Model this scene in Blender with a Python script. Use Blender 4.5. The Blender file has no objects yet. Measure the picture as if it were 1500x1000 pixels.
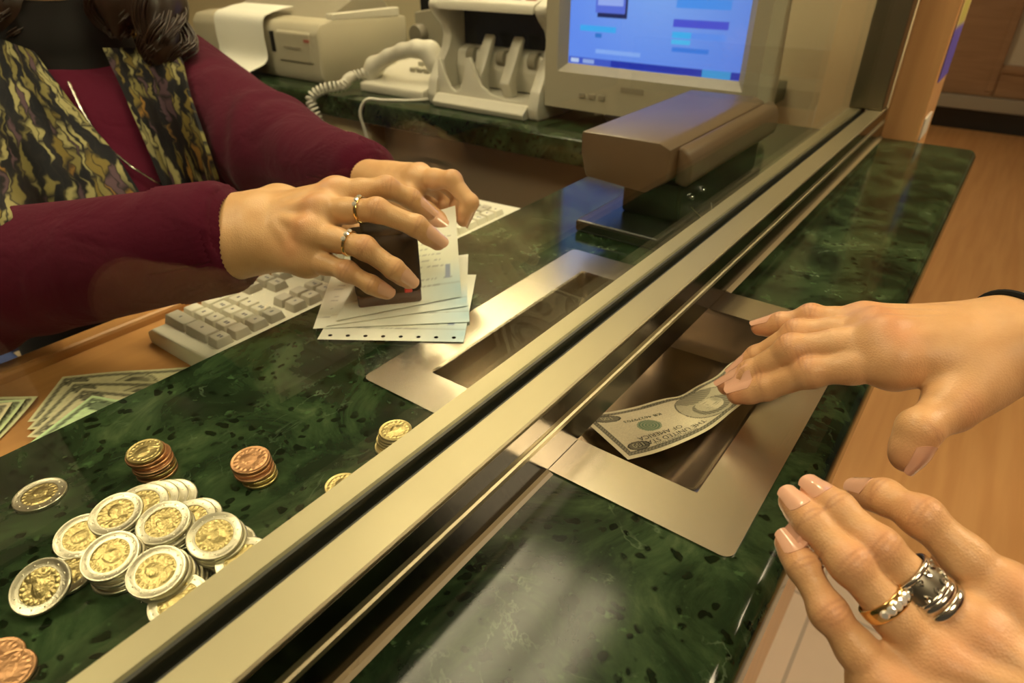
import bpy, bmesh, math, random
import numpy as np
from mathutils import Vector, Matrix

random.seed(7); rng = np.random.default_rng(7)
SC = bpy.context.scene
COL = SC.collection
T = 1.05                      # height of the counter top above the floor; below, z is measured from the counter top

# ------------------------------------------------------------------ camera, world, lights, exposure
F_PX = 942.0; PITCH = math.atan(580/942.0); YAW = math.radians(36.55); CAM_H = 0.26
cam_d = bpy.data.cameras.new('camera'); cam = bpy.data.objects.new('camera', cam_d); COL.objects.link(cam)
cam.location = (0, 0, T+CAM_H); cam.rotation_euler = (math.pi/2-PITCH, 0, YAW)
cam_d.sensor_width = 36; cam_d.lens = F_PX/1500*36; cam_d.clip_start = 0.02
cam_d.dof.use_dof = True; cam_d.dof.focus_distance = 0.38; cam_d.dof.aperture_fstop = 11.0
SC.camera = cam
SC.view_settings.view_transform = 'Standard'; SC.view_settings.look = 'None'; SC.view_settings.gamma = 1
SC.view_settings.exposure = 0.12; SC.view_settings.use_curve_mapping = False
world = bpy.data.worlds.new('world'); SC.world = world; world.use_nodes = True
world.node_tree.nodes['Background'].inputs[0].default_value = (1.0, 0.78, 0.50, 1)
world.node_tree.nodes['Background'].inputs[1].default_value = 0.06
LAMPS = [  # x, y, size x, size y, strength: louvred ceiling panels
    (-0.86, 0.97, 0.72, 0.72, 17.5), (-1.15, -0.35, 0.6, 0.6, 21.0),
    (0.75, -0.55, 0.6, 0.6, 20.0), (1.0, 1.6, 0.6, 0.6, 44.0), (-1.6, 4.4, 0.6, 0.6, 34.0)]
LAMP_RGB = (1.0, 0.80, 0.52)
CEIL = 1.65

# ------------------------------------------------------------------ helpers
_c = np.array([0, 0, CAM_H]); _hd = np.array([-math.sin(YAW), math.cos(YAW), 0]); _rt = np.array([math.cos(YAW), math.sin(YAW), 0])
_z = np.array([0, 0, 1.0]); _fw = _hd*math.cos(PITCH)-_z*math.sin(PITCH); _up = _hd*math.sin(PITCH)+_z*math.cos(PITCH)
def ray(u, v): return (u-750)/F_PX*_rt+_fw+(500-v)/F_PX*_up
def lev(u, v, z=0.0):
    d = ray(u, v); return _c+d*((z-CAM_H)/d[2])
def dep(u, v, d): return _c+ray(u, v)*d
def iny(u, v, y):
    d = ray(u, v); return _c+d*(y/d[1])

ORG = {}
def tag(o, label=None, cat=None, group=None, kind=None):
    if label: o['label'] = label
    if cat: o['category'] = cat
    if group: o['group'] = group
    if kind: o['kind'] = kind
    return o
def thing(name, loc, label, cat, group=None):
    o = bpy.data.objects.new(name, None); COL.objects.link(o); o.empty_display_size = 0.02
    o.location = (loc[0], loc[1], loc[2]+T); ORG[o.name] = np.array(o.location)
    return tag(o, label, cat, group)
class G:
    """collects shapes for one mesh"""
    def __init__(s): s.v = []; s.f = []; s.m = []; s.n = 0
    def add(s, v, f, m=0):
        v = np.asarray(v, float).reshape(-1, 3); s.v.append(v); s.f += [tuple(i+s.n for i in q) for q in f]; s.m += [m]*len(f); s.n += len(v); return s
    def box(s, x0, x1, y0, y1, z0, z1, bev=0.0, seg=2, m=0, rot=None, about=None):
        bm = bmesh.new(); bmesh.ops.create_cube(bm, size=1)
        for v in bm.verts: v.co = Vector(((x0+x1)/2+v.co.x*(x1-x0), (y0+y1)/2+v.co.y*(y1-y0), (z0+z1)/2+v.co.z*(z1-z0)))
        if bev: bmesh.ops.bevel(bm, geom=bm.edges[:], offset=bev, segments=seg, profile=.5, affect='EDGES')
        return s._bm(bm, m, rot, about)
    def _bm(s, bm, m=0, rot=None, about=None):
        bm.verts.index_update(); v = np.array([x.co[:] for x in bm.verts]); f = [tuple(q.index for q in p.verts) for p in bm.faces]; bm.free()
        if rot is not None:
            R = np.array(rot); about = np.array(about if about is not None else (0, 0, 0)); v = (v-about)@R.T+about
        return s.add(v, f, m)
    def prism(s, prof, axis, a, b, m=0, bev=0.0, rot=None, about=None):
        """closed polygon extruded along axis; prof pairs are the two other axes in order"""
        bm = bmesh.new(); n = len(prof)
        def co(p, t): return {'x': (t, p[0], p[1]), 'y': (p[0], t, p[1]), 'z': (p[0], p[1], t)}[axis]
        A = [bm.verts.new(co(p, a)) for p in prof]; B = [bm.verts.new(co(p, b)) for p in prof]
        bm.faces.new(A[::-1]); bm.faces.new(B)
        for i in range(n): bm.faces.new((A[i], A[(i+1) % n], B[(i+1) % n], B[i]))
        bmesh.ops.recalc_face_normals(bm, faces=bm.faces[:])
        if bev: bmesh.ops.bevel(bm, geom=bm.edges[:], offset=bev, segments=2, profile=.5, affect='EDGES')
        return s._bm(bm, m, rot, about)
    def lathe(s, prof, c, n=40, m=0, axis=(0, 0, 1)):
        """prof: (r, h) pairs turned about axis through c"""
        q = Vector((0, 0, 1)).rotation_difference(Vector(axis)).to_matrix(); q = np.array(q)
        a = np.linspace(0, 2*math.pi, n, endpoint=False); v = []; f = []
        for r, h in prof: v.append(np.stack([r*np.cos(a), r*np.sin(a), np.full(n, h)], 1))
        k = len(prof); v = np.concatenate(v)@q.T+np.array(c)
        for i in range(k-1):
            for j in range(n): f.append((i*n+j, i*n+(j+1) % n, (i+1)*n+(j+1) % n, (i+1)*n+j))
        if prof[0][0] > 1e-6: f.append(tuple(range(n))[::-1])
        if prof[-1][0] > 1e-6: f.append(tuple((k-1)*n+j for j in range(n)))
        return s.add(v, f, m)
    def tube(s, pts, r, n=10, m=0, cap=True, flat=None):
        pts = np.asarray(pts, float); r = np.broadcast_to(np.asarray(r, float), (len(pts),)); t = np.gradient(pts, axis=0); t /= np.linalg.norm(t, axis=1)[:, None]+1e-12
        u = np.cross(t[0], (0, 0, 1.0)); u = u if np.linalg.norm(u) > .1 else np.cross(t[0], (1.0, 0, 0)); v = []; f = []
        a = np.linspace(0, 2*math.pi, n, endpoint=False)
        for i in range(len(pts)):
            u = u-t[i]*(u@t[i]); u /= np.linalg.norm(u)+1e-12; w = np.cross(t[i], u)
            v.append(pts[i]+r[i]*(np.cos(a)[:, None]*u+np.sin(a)[:, None]*w))
        for i in range(len(pts)-1):
            for j in range(n): f.append((i*n+j, i*n+(j+1) % n, (i+1)*n+(j+1) % n, (i+1)*n+j))
        if cap: f.append(tuple(range(n))[::-1]); f.append(tuple((len(pts)-1)*n+j for j in range(n)))
        return s.add(np.concatenate(v), f, m)
    def grid(s, P, m=0):
        P = np.asarray(P); a, b = P.shape[:2]; I = np.arange(a*b).reshape(a, b)
        q = np.stack([I[:-1, :-1], I[1:, :-1], I[1:, 1:], I[:-1, 1:]], -1).reshape(-1, 4)
        return s.add(P.reshape(-1, 3), [tuple(x) for x in q.tolist()], m)
    def sheet(s, P, t, m=0):
        """a closed thin solid from a grid of points"""
        P = np.asarray(P, float); a, b = P.shape[:2]; du = np.gradient(P, axis=0); dv = np.gradient(P, axis=1); n = np.cross(du, dv); n /= np.linalg.norm(n, axis=2)[..., None]+1e-12
        Q = P-n*t; I = np.arange(a*b).reshape(a, b); J = I+a*b
        f = np.stack([I[:-1, :-1], I[1:, :-1], I[1:, 1:], I[:-1, 1:]], -1).reshape(-1, 4).tolist()
        f += np.stack([J[:-1, :-1], J[:-1, 1:], J[1:, 1:], J[1:, :-1]], -1).reshape(-1, 4).tolist()
        ring = list(I[0, :])+list(I[1:, -1])+list(I[-1, -2::-1])+list(I[-2:0:-1, 0])
        for i in range(len(ring)):
            p, q = ring[i], ring[(i+1) % len(ring)]; f.append((q, p, p+a*b, q+a*b))
        return s.add(np.concatenate([P.reshape(-1, 3), Q.reshape(-1, 3)]), [tuple(x) for x in f], m)
    def build(s, name, mats, parent=None, smooth=False, angle=40, col=None, base=None):
        v = np.concatenate(s.v)+np.array([0, 0, T]); me = bpy.data.meshes.new(name)
        if parent is not None: o0 = ORG[parent.name]
        else:
            o0 = np.array([(v[:, 0].min()+v[:, 0].max())/2, (v[:, 1].min()+v[:, 1].max())/2, v[:, 2].min()]) if base is None else np.array(base)+np.array([0, 0, T])
        me.from_pydata((v-o0).tolist(), [], s.f); me.update()
        if not isinstance(mats, (list, tuple)): mats = [mats]
        for m in mats: me.materials.append(m)
        if len(mats) > 1: me.polygons.foreach_set('material_index', s.m)
        if smooth:
            me.polygons.foreach_set('use_smooth', [True]*len(me.polygons))
            if angle: me.set_sharp_from_angle(angle=math.radians(angle))
        if col is not None:
            at = me.color_attributes.new('paint', 'FLOAT_COLOR', 'POINT'); c = np.ones((len(v), 4)); c[:, :3] = col[:len(v)]; at.data.foreach_set('color', c.ravel())
        o = bpy.data.objects.new(name, me); COL.objects.link(o)
        if parent is not None: o.parent = parent; ORG[o.name] = o0
        else: o.location = o0; ORG[o.name] = o0
        return o
def copy_tree(o, parent=None):
    c = o.copy(); COL.objects.link(c)
    if parent is not None: c.parent = parent
    for ch in list(o.children): copy_tree(ch, c)
    return c
def text_shape(s, size, fn, g=None, m=0, align='LEFT', spacing=1.0, sx=1.0):
    """letters laid on a surface: fn maps flat (x, y) arrays to points"""
    cu = bpy.data.curves.new('lettering', 'FONT'); cu.body = s; cu.size = size; cu.align_x = align; cu.space_character = spacing; cu.resolution_u = 3
    ob = bpy.data.objects.new('lettering', cu); me = bpy.data.meshes.new_from_object(ob)
    g = g or G(); v = np.array([x.co[:] for x in me.vertices])
    if len(v): g.add(fn(v[:, 0]*sx, v[:, 1]), [tuple(p.vertices) for p in me.polygons], m)
    bpy.data.objects.remove(ob); bpy.data.meshes.remove(me); bpy.data.curves.remove(cu)
    return g
def rotz(a): c, s = math.cos(a), math.sin(a); return [[c, -s, 0], [s, c, 0], [0, 0, 1]]
def rotx(a): c, s = math.cos(a), math.sin(a); return [[1, 0, 0], [0, c, -s], [0, s, c]]
def roty(a): c, s = math.cos(a), math.sin(a); return [[c, 0, s], [0, 1, 0], [-s, 0, c]]

# ------------------------------------------------------------------ materials
def mat(name, rgb=(.5, .5, .5), rough=.5, metal=0.0, spec=.5, coat=0.0, emit=None, bump=None, vary=None, attr=False, sss=0.0, sheen=0.0, trans=0.0, aniso=0.0):
    """bump=(scale, strength, distance), vary=(scale, amount)"""
    m = bpy.data.materials.new(name); m.use_nodes = True; N = m.node_tree.nodes; L = m.node_tree.links; b = N['Principled BSDF']
    b.inputs['Base Color'].default_value = (*rgb, 1); b.inputs['Roughness'].default_value = rough; b.inputs['Metallic'].default_value = metal
    b.inputs['Specular IOR Level'].default_value = spec; b.inputs['Coat Weight'].default_value = coat; b.inputs['Coat Roughness'].default_value = .05
    b.inputs['Subsurface Weight'].default_value = sss; b.inputs['Subsurface Radius'].default_value = (.009, .004, .002); b.inputs['Subsurface Scale'].default_value = .6
    b.inputs['Sheen Weight'].default_value = sheen; b.inputs['Transmission Weight'].default_value = trans; b.inputs['Anisotropic'].default_value = aniso
    tc = N.new('ShaderNodeTexCoord')
    if emit: b.inputs['Emission Color'].default_value = (*emit[:3], 1); b.inputs['Emission Strength'].default_value = emit[3]
    if attr:
        a = N.new('ShaderNodeAttribute'); a.attribute_name = 'paint'; L.new(a.outputs['Color'], b.inputs['Base Color'])
    if vary:
        n = N.new('ShaderNodeTexNoise'); n.inputs['Scale'].default_value = vary[0]; n.inputs['Detail'].default_value = 4; L.new(tc.outputs['Object'], n.inputs['Vector'])
        r = N.new('ShaderNodeMapRange'); r.inputs[3].default_value = 1-vary[1]; r.inputs[4].default_value = 1+vary[1]; L.new(n.outputs['Fac'], r.inputs[0])
        x = N.new('ShaderNodeVectorMath'); x.operation = 'SCALE'; L.new(r.outputs[0], x.inputs['Scale'])
        if attr: L.new(a.outputs['Color'], x.inputs[0])
        else: x.inputs[0].default_value = rgb
        L.new(x.outputs[0], b.inputs['Base Color'])
    if bump:
        n = N.new('ShaderNodeTexNoise'); n.inputs['Scale'].default_value = bump[0]; n.inputs['Detail'].default_value = 3; L.new(tc.outputs['Object'], n.inputs['Vector'])
        u = N.new('ShaderNodeBump'); u.inputs['Strength'].default_value = bump[1]; u.inputs['Distance'].default_value = bump[2]; L.new(n.outputs['Fac'], u.inputs['Height']); L.new(u.outputs[0], b.inputs['Normal'])
    return m
def ramp(N, stops):
    r = N.new('ShaderNodeValToRGB'); e = r.color_ramp.elements
    while len(e) < len(stops): e.new(.5)
    for k, (p, c) in enumerate(stops): e[k].position = p; e[k].color = (*c, 1)
    return r
def parts_of(m): return m.node_tree.nodes, m.node_tree.links, m.node_tree.nodes['Principled BSDF']

def marble():
    m = mat('green_marble', rough=.12, spec=.28); N, L, b = parts_of(m); g = N.new('ShaderNodeNewGeometry')
    def noise(sc, det, dist=0.0, rgh=.55):
        n = N.new('ShaderNodeTexNoise'); n.inputs['Scale'].default_value = sc; n.inputs['Detail'].default_value = det; n.inputs['Distortion'].default_value = dist; n.inputs['Roughness'].default_value = rgh
        L.new(g.outputs['Position'], n.inputs['Vector']); return n
    n1 = noise(14, 9, 1.4, .65); r1 = ramp(N, [(.32, (.0035, .0065, .0035)), (.47, (.011, .023, .0095)), (.58, (.027, .050, .020)), (.76, (.07, .10, .046))]); L.new(n1.outputs['Fac'], r1.inputs[0])
    # dark angular clasts
    v = N.new('ShaderNodeTexVoronoi'); v.inputs['Scale'].default_value = 110; nd = noise(40, 3)
    mx = N.new('ShaderNodeVectorMath'); mx.operation = 'MULTIPLY_ADD'; mx.inputs[1].default_value = (.02, .02, .02); L.new(nd.outputs['Color'], mx.inputs[0]); L.new(g.outputs['Position'], mx.inputs[2]); L.new(mx.outputs[0], v.inputs['Vector'])
    rv = ramp(N, [(.24, (.14, .18, .15)), (.36, (1, 1, 1))]); L.new(v.outputs['Distance'], rv.inputs[0])
    sel = noise(24, 3); rs = ramp(N, [(.42, (0, 0, 0)), (.50, (1, 1, 1))]); L.new(sel.outputs['Fac'], rs.inputs[0])
    mm = N.new('ShaderNodeMix'); mm.data_type = 'RGBA'; mm.blend_type = 'MULTIPLY'; L.new(rs.outputs[0], mm.inputs[0]); L.new(r1.outputs[0], mm.inputs[6]); L.new(rv.outputs[0], mm.inputs[7])
    # thin pale veins
    n2 = noise(9, 5, 2.0, .6); rr = ramp(N, [(.485, (0, 0, 0)), (.5, (1, 1, 1)), (.515, (0, 0, 0))]); L.new(n2.outputs['Fac'], rr.inputs[0])
    n3 = noise(30, 4); r3 = ramp(N, [(.5, (0, 0, 0)), (.72, (.75, .75, .75))]); L.new(n3.outputs['Fac'], r3.inputs[0])
    mul = N.new('ShaderNodeMath'); mul.operation = 'MULTIPLY'; L.new(rr.outputs[0], mul.inputs[0]); L.new(r3.outputs[0], mul.inputs[1])
    m2 = N.new('ShaderNodeMix'); m2.data_type = 'RGBA'; L.new(mul.outputs[0], m2.inputs[0]); L.new(mm.outputs[2], m2.inputs[6]); m2.inputs[7].default_value = (.12, .17, .10, 1)
    n4 = noise(130, 3); r4 = ramp(N, [(.66, (0, 0, 0)), (.74, (.5, .5, .5))]); L.new(n4.outputs['Fac'], r4.inputs[0])
    m3 = N.new('ShaderNodeMix'); m3.data_type = 'RGBA'; L.new(r4.outputs[0], m3.inputs[0]); L.new(m2.outputs[2], m3.inputs[6]); m3.inputs[7].default_value = (.06, .12, .045, 1)
    L.new(m3.outputs[2], b.inputs['Base Color']); return m
def brushed(name, rgb, rough, direction, scale=900, strength=.12):
    m = mat(name, rgb, rough, 1.0); N, L, b = parts_of(m); g = N.new('ShaderNodeNewGeometry'); mp = N.new('ShaderNodeMapping'); mp.inputs['Scale'].default_value = direction
    L.new(g.outputs['Position'], mp.inputs[0]); n = N.new('ShaderNodeTexNoise'); n.inputs['Scale'].default_value = scale; n.inputs['Detail'].default_value = 2; L.new(mp.outputs[0], n.inputs['Vector'])
    u = N.new('ShaderNodeBump'); u.inputs['Strength'].default_value = strength; u.inputs['Distance'].default_value = .0004; L.new(n.outputs['Fac'], u.inputs['Height']); L.new(u.outputs[0], b.inputs['Normal'])
    n2 = N.new('ShaderNodeTexNoise'); n2.inputs['Scale'].default_value = 22; n2.inputs['Detail'].default_value = 4; L.new(g.outputs['Position'], n2.inputs['Vector'])
    r = N.new('ShaderNodeMapRange'); r.inputs[3].default_value = rough*.9; r.inputs[4].default_value = rough*1.1; L.new(n2.outputs['Fac'], r.inputs[0]); L.new(r.outputs[0], b.inputs['Roughness']); return m
def wood(name, c1, c2, stretch, rough=.35, coat=.2, scale=3.0):
    m = mat(name, c1, rough, coat=coat); N, L, b = parts_of(m); g = N.new('ShaderNodeNewGeometry'); mp = N.new('ShaderNodeMapping'); mp.inputs['Scale'].default_value = stretch; L.new(g.outputs['Position'], mp.inputs[0])
    n = N.new('ShaderNodeTexNoise'); n.inputs['Scale'].default_value = scale; n.inputs['Detail'].default_value = 6; n.inputs['Distortion'].default_value = .4; L.new(mp.outputs[0], n.inputs['Vector'])
    r = ramp(N, [(.35, c1), (.65, c2)]); L.new(n.outputs['Fac'], r.inputs[0]); L.new(r.outputs[0], b.inputs['Base Color']); return m
def glass():
    m = bpy.data.materials.new('clear_glass'); m.use_nodes = True; N = m.node_tree.nodes; L = m.node_tree.links; N.remove(N['Principled BSDF'])
    t = N.new('ShaderNodeBsdfTransparent'); t.inputs[0].default_value = (.955, .985, .955, 1); gl = N.new('ShaderNodeBsdfGlossy'); gl.inputs['Roughness'].default_value = .005
    f0 = N.new('ShaderNodeLayerWeight'); f0.inputs[0].default_value = .5; f1 = N.new('ShaderNodeMath'); f1.operation = 'POWER'; f1.inputs[1].default_value = 4.0; L.new(f0.outputs['Facing'], f1.inputs[0])
    f = N.new('ShaderNodeMath'); f.operation = 'MULTIPLY_ADD'; f.inputs[1].default_value = .5; f.inputs[2].default_value = .03; L.new(f1.outputs[0], f.inputs[0]); mx = N.new('ShaderNodeMixShader'); L.new(f.outputs[0], mx.inputs[0]); L.new(t.outputs[0], mx.inputs[1]); L.new(gl.outputs[0], mx.inputs[2]); L.new(mx.outputs[0], N['Material Output'].inputs[0]); return m
def skin():
    m = mat('skin', (.62, .36, .21), .40, spec=.4, sss=.07); N, L, b = parts_of(m); a = N.new('ShaderNodeAttribute'); a.attribute_name = 'paint'; sp = N.new('ShaderNodeSeparateColor'); L.new(a.outputs['Color'], sp.inputs[0])
    tc = N.new('ShaderNodeTexCoord'); n = N.new('ShaderNodeTexNoise'); n.inputs['Scale'].default_value = 70; n.inputs['Detail'].default_value = 3; L.new(tc.outputs['Object'], n.inputs['Vector'])
    r = ramp(N, [(.35, (.65, .385, .19)), (.7, (.59, .335, .155))]); L.new(n.outputs['Fac'], r.inputs[0])
    m1 = N.new('ShaderNodeMix'); m1.data_type = 'RGBA'; L.new(sp.outputs[0], m1.inputs[0]); L.new(r.outputs[0], m1.inputs[6]); m1.inputs[7].default_value = (.57, .22, .115, 1)
    m2 = N.new('ShaderNodeMix'); m2.data_type = 'RGBA'; L.new(sp.outputs[1], m2.inputs[0]); L.new(m1.outputs[2], m2.inputs[6]); m2.inputs[7].default_value = (.27, .10, .05, 1)
    L.new(m2.outputs[2], b.inputs['Base Color'])
    n2 = N.new('ShaderNodeTexVoronoi'); n2.inputs['Scale'].default_value = 900; L.new(tc.outputs['Object'], n2.inputs['Vector']); u = N.new('ShaderNodeBump'); u.inputs['Strength'].default_value = .3; u.inputs['Distance'].default_value = .0004; L.new(n2.outputs['Distance'], u.inputs['Height']); L.new(u.outputs[0], b.inputs['Normal']); return m
def knit():
    m = mat('burgundy_knit', (.068, .003, .016), .9, spec=.12, sheen=.04); N, L, b = parts_of(m); tc = N.new('ShaderNodeTexCoord')
    w = N.new('ShaderNodeTexNoise'); w.inputs['Scale'].default_value = 260; w.inputs['Detail'].default_value = 2; L.new(tc.outputs['Object'], w.inputs['Vector'])
    n = N.new('ShaderNodeTexNoise'); n.inputs['Scale'].default_value = 16; n.inputs['Detail'].default_value = 3; n.inputs['Distortion'].default_value = .8; L.new(tc.outputs['Object'], n.inputs['Vector'])
    u = N.new('ShaderNodeBump'); u.inputs['Strength'].default_value = .35; u.inputs['Distance'].default_value = .001; L.new(w.outputs['Fac'], u.inputs['Height'])
    u2 = N.new('ShaderNodeBump'); u2.inputs['Strength'].default_value = .5; u2.inputs['Distance'].default_value = .012; L.new(n.outputs['Fac'], u2.inputs['Height']); L.new(u.outputs[0], u2.inputs['Normal']); L.new(u2.outputs[0], b.inputs['Normal']); return m
def scarf_cloth():
    m = mat('patterned_scarf', rough=.8, spec=.2); N, L, b = parts_of(m); a = N.new('ShaderNodeAttribute'); a.attribute_name = 'paint'
    n0 = N.new('ShaderNodeTexNoise'); n0.inputs['Scale'].default_value = 9; n0.inputs['Detail'].default_value = 2; L.new(a.outputs['Color'], n0.inputs['Vector'])
    ad = N.new('ShaderNodeVectorMath'); ad.operation = 'MULTIPLY_ADD'; ad.inputs[1].default_value = (.16, .05, 0); L.new(n0.outputs['Color'], ad.inputs[0]); L.new(a.outputs['Color'], ad.inputs[2])
    mp = N.new('ShaderNodeMapping'); mp.inputs['Scale'].default_value = (21, 6.0, 1); L.new(ad.outputs[0], mp.inputs[0])
    v = N.new('ShaderNodeTexVoronoi'); v.inputs['Scale'].default_value = 1.0; L.new(mp.outputs[0], v.inputs['Vector'])
    sp = N.new('ShaderNodeSeparateColor'); L.new(v.outputs['Color'], sp.inputs[0])
    r = ramp(N, [(0, (.006, .007, .010)), (.38, (.012, .012, .014)), (.42, (.17, .145, .05)), (.56, (.29, .26, .115)), (.72, (.16, .12, .03)), (.82, (.085, .05, .065)), (.93, (.26, .14, .03))]); r.color_ramp.interpolation = 'CONSTANT'; L.new(sp.outputs[0], r.inputs[0])
    e = N.new('ShaderNodeTexVoronoi'); e.feature = 'DISTANCE_TO_EDGE'; e.inputs['Scale'].default_value = 1.0; L.new(mp.outputs[0], e.inputs['Vector'])
    re = ramp(N, [(.0, (1, 1, 1)), (.15, (0, 0, 0))]); L.new(e.outputs['Distance'], re.inputs[0])
    mx = N.new('ShaderNodeMix'); mx.data_type = 'RGBA'; L.new(re.outputs[0], mx.inputs[0]); L.new(r.outputs[0], mx.inputs[6]); mx.inputs[7].default_value = (.012, .012, .013, 1); L.new(mx.outputs[2], b.inputs['Base Color']); return m

M = dict(marble=marble(), steel=brushed('brushed_steel', (.56, .52, .43), .25, (1, .04, 1), 900, .06), alu=brushed('champagne_aluminium', (.37, .335, .215), .48, (1, .02, 1), 900, .06),
  gasket=mat('black_rubber_gasket', (.012, .013, .008), .5), sealant=mat('sealant', (.24, .19, .10), .45), glass=glass(), skin=skin(), knit=knit(), scarf=scarf_cloth(),
  nail=mat('fingernail', (.70, .40, .28), .12, spec=.7, coat=.5), gold=mat('gold', (.85, .58, .25), .15, 1.0), silver=mat('silver', (.74, .71, .64), .17, 1.0), darksilver=mat('oxidised_silver', (.30, .28, .22), .35, 1.0), stone=mat('clear_stone', (.95, .93, .88), .05, .6, spec=1.0, coat=1),
  floor=wood('orange_wood_floor', (.52, .27, .095), (.60, .33, .125), (9, .5, 1), .45, .1), deskwood=wood('desk_wood', (.46, .22, .07), (.55, .28, .09), (14, 1.2, 14), .4), columnwood=wood('column_wood', (.58, .31, .12), (.66, .37, .15), (16, 16, 1), .4),
  brownwood=wood('brown_wood', (.26, .15, .07), (.32, .19, .095), (1, 1, 9), .5, 0), tile=mat('pale_floor_tile', (.66, .56, .44), .3, vary=(6, .06)), grout=mat('tile_grout', (.42, .36, .29), .8),
  wall=mat('cream_wall', (.62, .53, .34), .8, vary=(3, .03)), ceiling=mat('ceiling_white', (.55, .52, .45), .9), beige=mat('beige_plastic', (.46, .42, .31), .45, vary=(9, .04)), grey=mat('grey_beige_plastic', (.30, .27, .20), .5), lightgrey=mat('ivory_plastic', (.66, .63, .53), .38), key=mat('ivory_keycap', (.70, .68, .56), .42), keydark=mat('grey_keycap', (.46, .44, .36), .45), black=mat('black_plastic', (.009, .010, .009), .25), softblack=mat('matt_black', (.007, .007, .007), .8, spec=.2),
  brown=mat('brown_plastic', (.115, .078, .048), .35), panelbrown=mat('brown_cabinet_panel', (.22, .175, .12), .5), drawerbeige=mat('beige_cabinet', (.50, .43, .27), .55), paper=mat('white_paper', (.80, .79, .70), .8, vary=(12, .03)), paint=mat('printed_paper', attr=True, rough=.75), ink=mat('dark_ink', (.02, .022, .015), .7), green_ink=mat('green_ink', (.02, .09, .035), .7), greyink=mat('grey_ink', (.12, .13, .15), .7),
  hair=mat('dark_brown_hair', (.030, .014, .007), .38, spec=.5), stampred=mat('dark_red_translucent_plastic', (.05, .012, .010), .15, coat=.3), red=mat('red_plastic', (.55, .02, .015), .3), cord=mat('ivory_cord', (.62, .60, .52), .45), trousers=mat('black_trousers', (.008, .008, .011), .8), bluecloth=mat('blue_upholstery', (.05, .09, .28), .8), coinsilver=mat('coin_nickel', (.50, .47, .35), .36, 1.0, bump=(1500, .25, .0003)), coingold=mat('coin_brass', (.40, .325, .14), .36, 1.0, bump=(700, .5, .0006)), coincopper=mat('coin_copper', (.42, .235, .12), .42, 1.0, bump=(700, .4, .0005)), chrome=mat('chrome', (.8, .8, .78), .08, 1.0), hole=mat('punched_hole', (.015, .017, .012), .9), darkred=mat('dark_red_knit', (.06, .006, .008), .85), emblem=mat('faded_red_print', (.35, .10, .07), .6), teal=mat('grey_teal_keys', (.16, .22, .18), .4), orangekey=mat('orange_key', (.5, .16, .06), .4))

# ------------------------------------------------------------------ the room
FZ = -T
def struct(g, name, m, **k): return tag(g.build(name, m, **k), kind='structure')
struct(G().box(-4.2, 3.2, 1.38, 7.0, FZ-.06, FZ), 'floor', M['floor'])
tile_floor = struct(G().box(-4.2, 3.2, -3.0, 1.38, FZ-.06, FZ), 'floor_tiles', M['tile'])
g = G()
for k in range(-8, 7): x = -.004+k*.42; g.box(x-.004, x+.004, -3, 1.38, FZ-.002, FZ+.0006)
for k in range(0, 9): y = 1.20-.42*k; g.box(-4.2, 3.2, y-.004, y+.004, FZ-.002, FZ+.0006)
g.build('grout', M['grout'], parent=tile_floor)
struct(G().box(-4.2, 3.2, -3.0, 7.0, CEIL, CEIL+.06), 'ceiling', M['ceiling'])
struct(G().box(-4.2, -.155, 1.62, 1.70, FZ, CEIL), 'wall_back', M['wall'])
struct(G().box(-4.2, -4.12, -3.0, 1.62, FZ, CEIL), 'wall_left', M['wall'])
struct(G().box(-4.2, 3.2, 6.75, 6.85, FZ, CEIL), 'wall_far', M['wall'])
struct(G().box(-4.0, 3.0, 6.68, 6.75, FZ, FZ+.17, .004), 'baseboard_far', M['black'])
w1 = struct(G().box(-4.0, 3.0, 6.60, 6.75, FZ+.17, FZ+.27, .006), 'trim_1', M['grey'])
g = G()
g.box(-1.02, -.14, 6.66, 6.75, -.78, .60, .01).box(-4.0, -1.02, 6.66, 6.75, -.66, -.50).box(-.14, 3.0, 6.66, 6.75, -.78, -.54, .01).box(-.14, 3.0, 6.66, 6.75, .5, .62, .01)
w = struct(g, 'window_1', M['brownwood'])
G().box(-.14, 3.0, 6.70, 6.74, -.54, .5).build('frosted_pane', mat('frosted_pane', (.52, .48, .36), .35), parent=w)
G().box(-.20, -.14, 6.645, 6.665, -.74, .58, .006).box(-.14, 3.0, 6.645, 6.665, -.60, -.56, .006).build('moulding', M['brownwood'], parent=w)

# column with notice at the end of the counter
t1 = thing('column', (-.125, 1.25, FZ), 'orange wood column standing at the far end of the counter', 'column'); t1['kind'] = 'structure'
G().box(-.151, -.098, 1.187, 1.32, FZ, CEIL, .003).build('shaft', M['columnwood'], parent=t1)
G().box(-.0985, -.0955, 1.192, 1.26, .001, .034, .001).build('corner_guard', M['lightgrey'], parent=t1)
ns = np.linspace(0, 1, 24); YY, ZZ = np.meshgrid(1.2+ns*.105, .085+ns*.20, indexing='ij')
colr = np.zeros((24, 24, 3)); colr[:] = (.55, .42, .16)
colr[:, :9] = (.10, .07, .42); colr[4:20, 9:15] = (.45, .40, .08); colr[2:22, 15:19] = (.14, .28, .10); colr[5:22, 19:] = (.55, .12, .06)
g = G().sheet(np.stack([np.full_like(YY, -.0965), YY, ZZ], -1), .001)
cc = np.concatenate([colr.reshape(-1, 3)]*2)
tag(g.build('notice', M['paint'], col=cc), 'small colourful notice stuck on the side of the wood column', 'notice')

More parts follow.
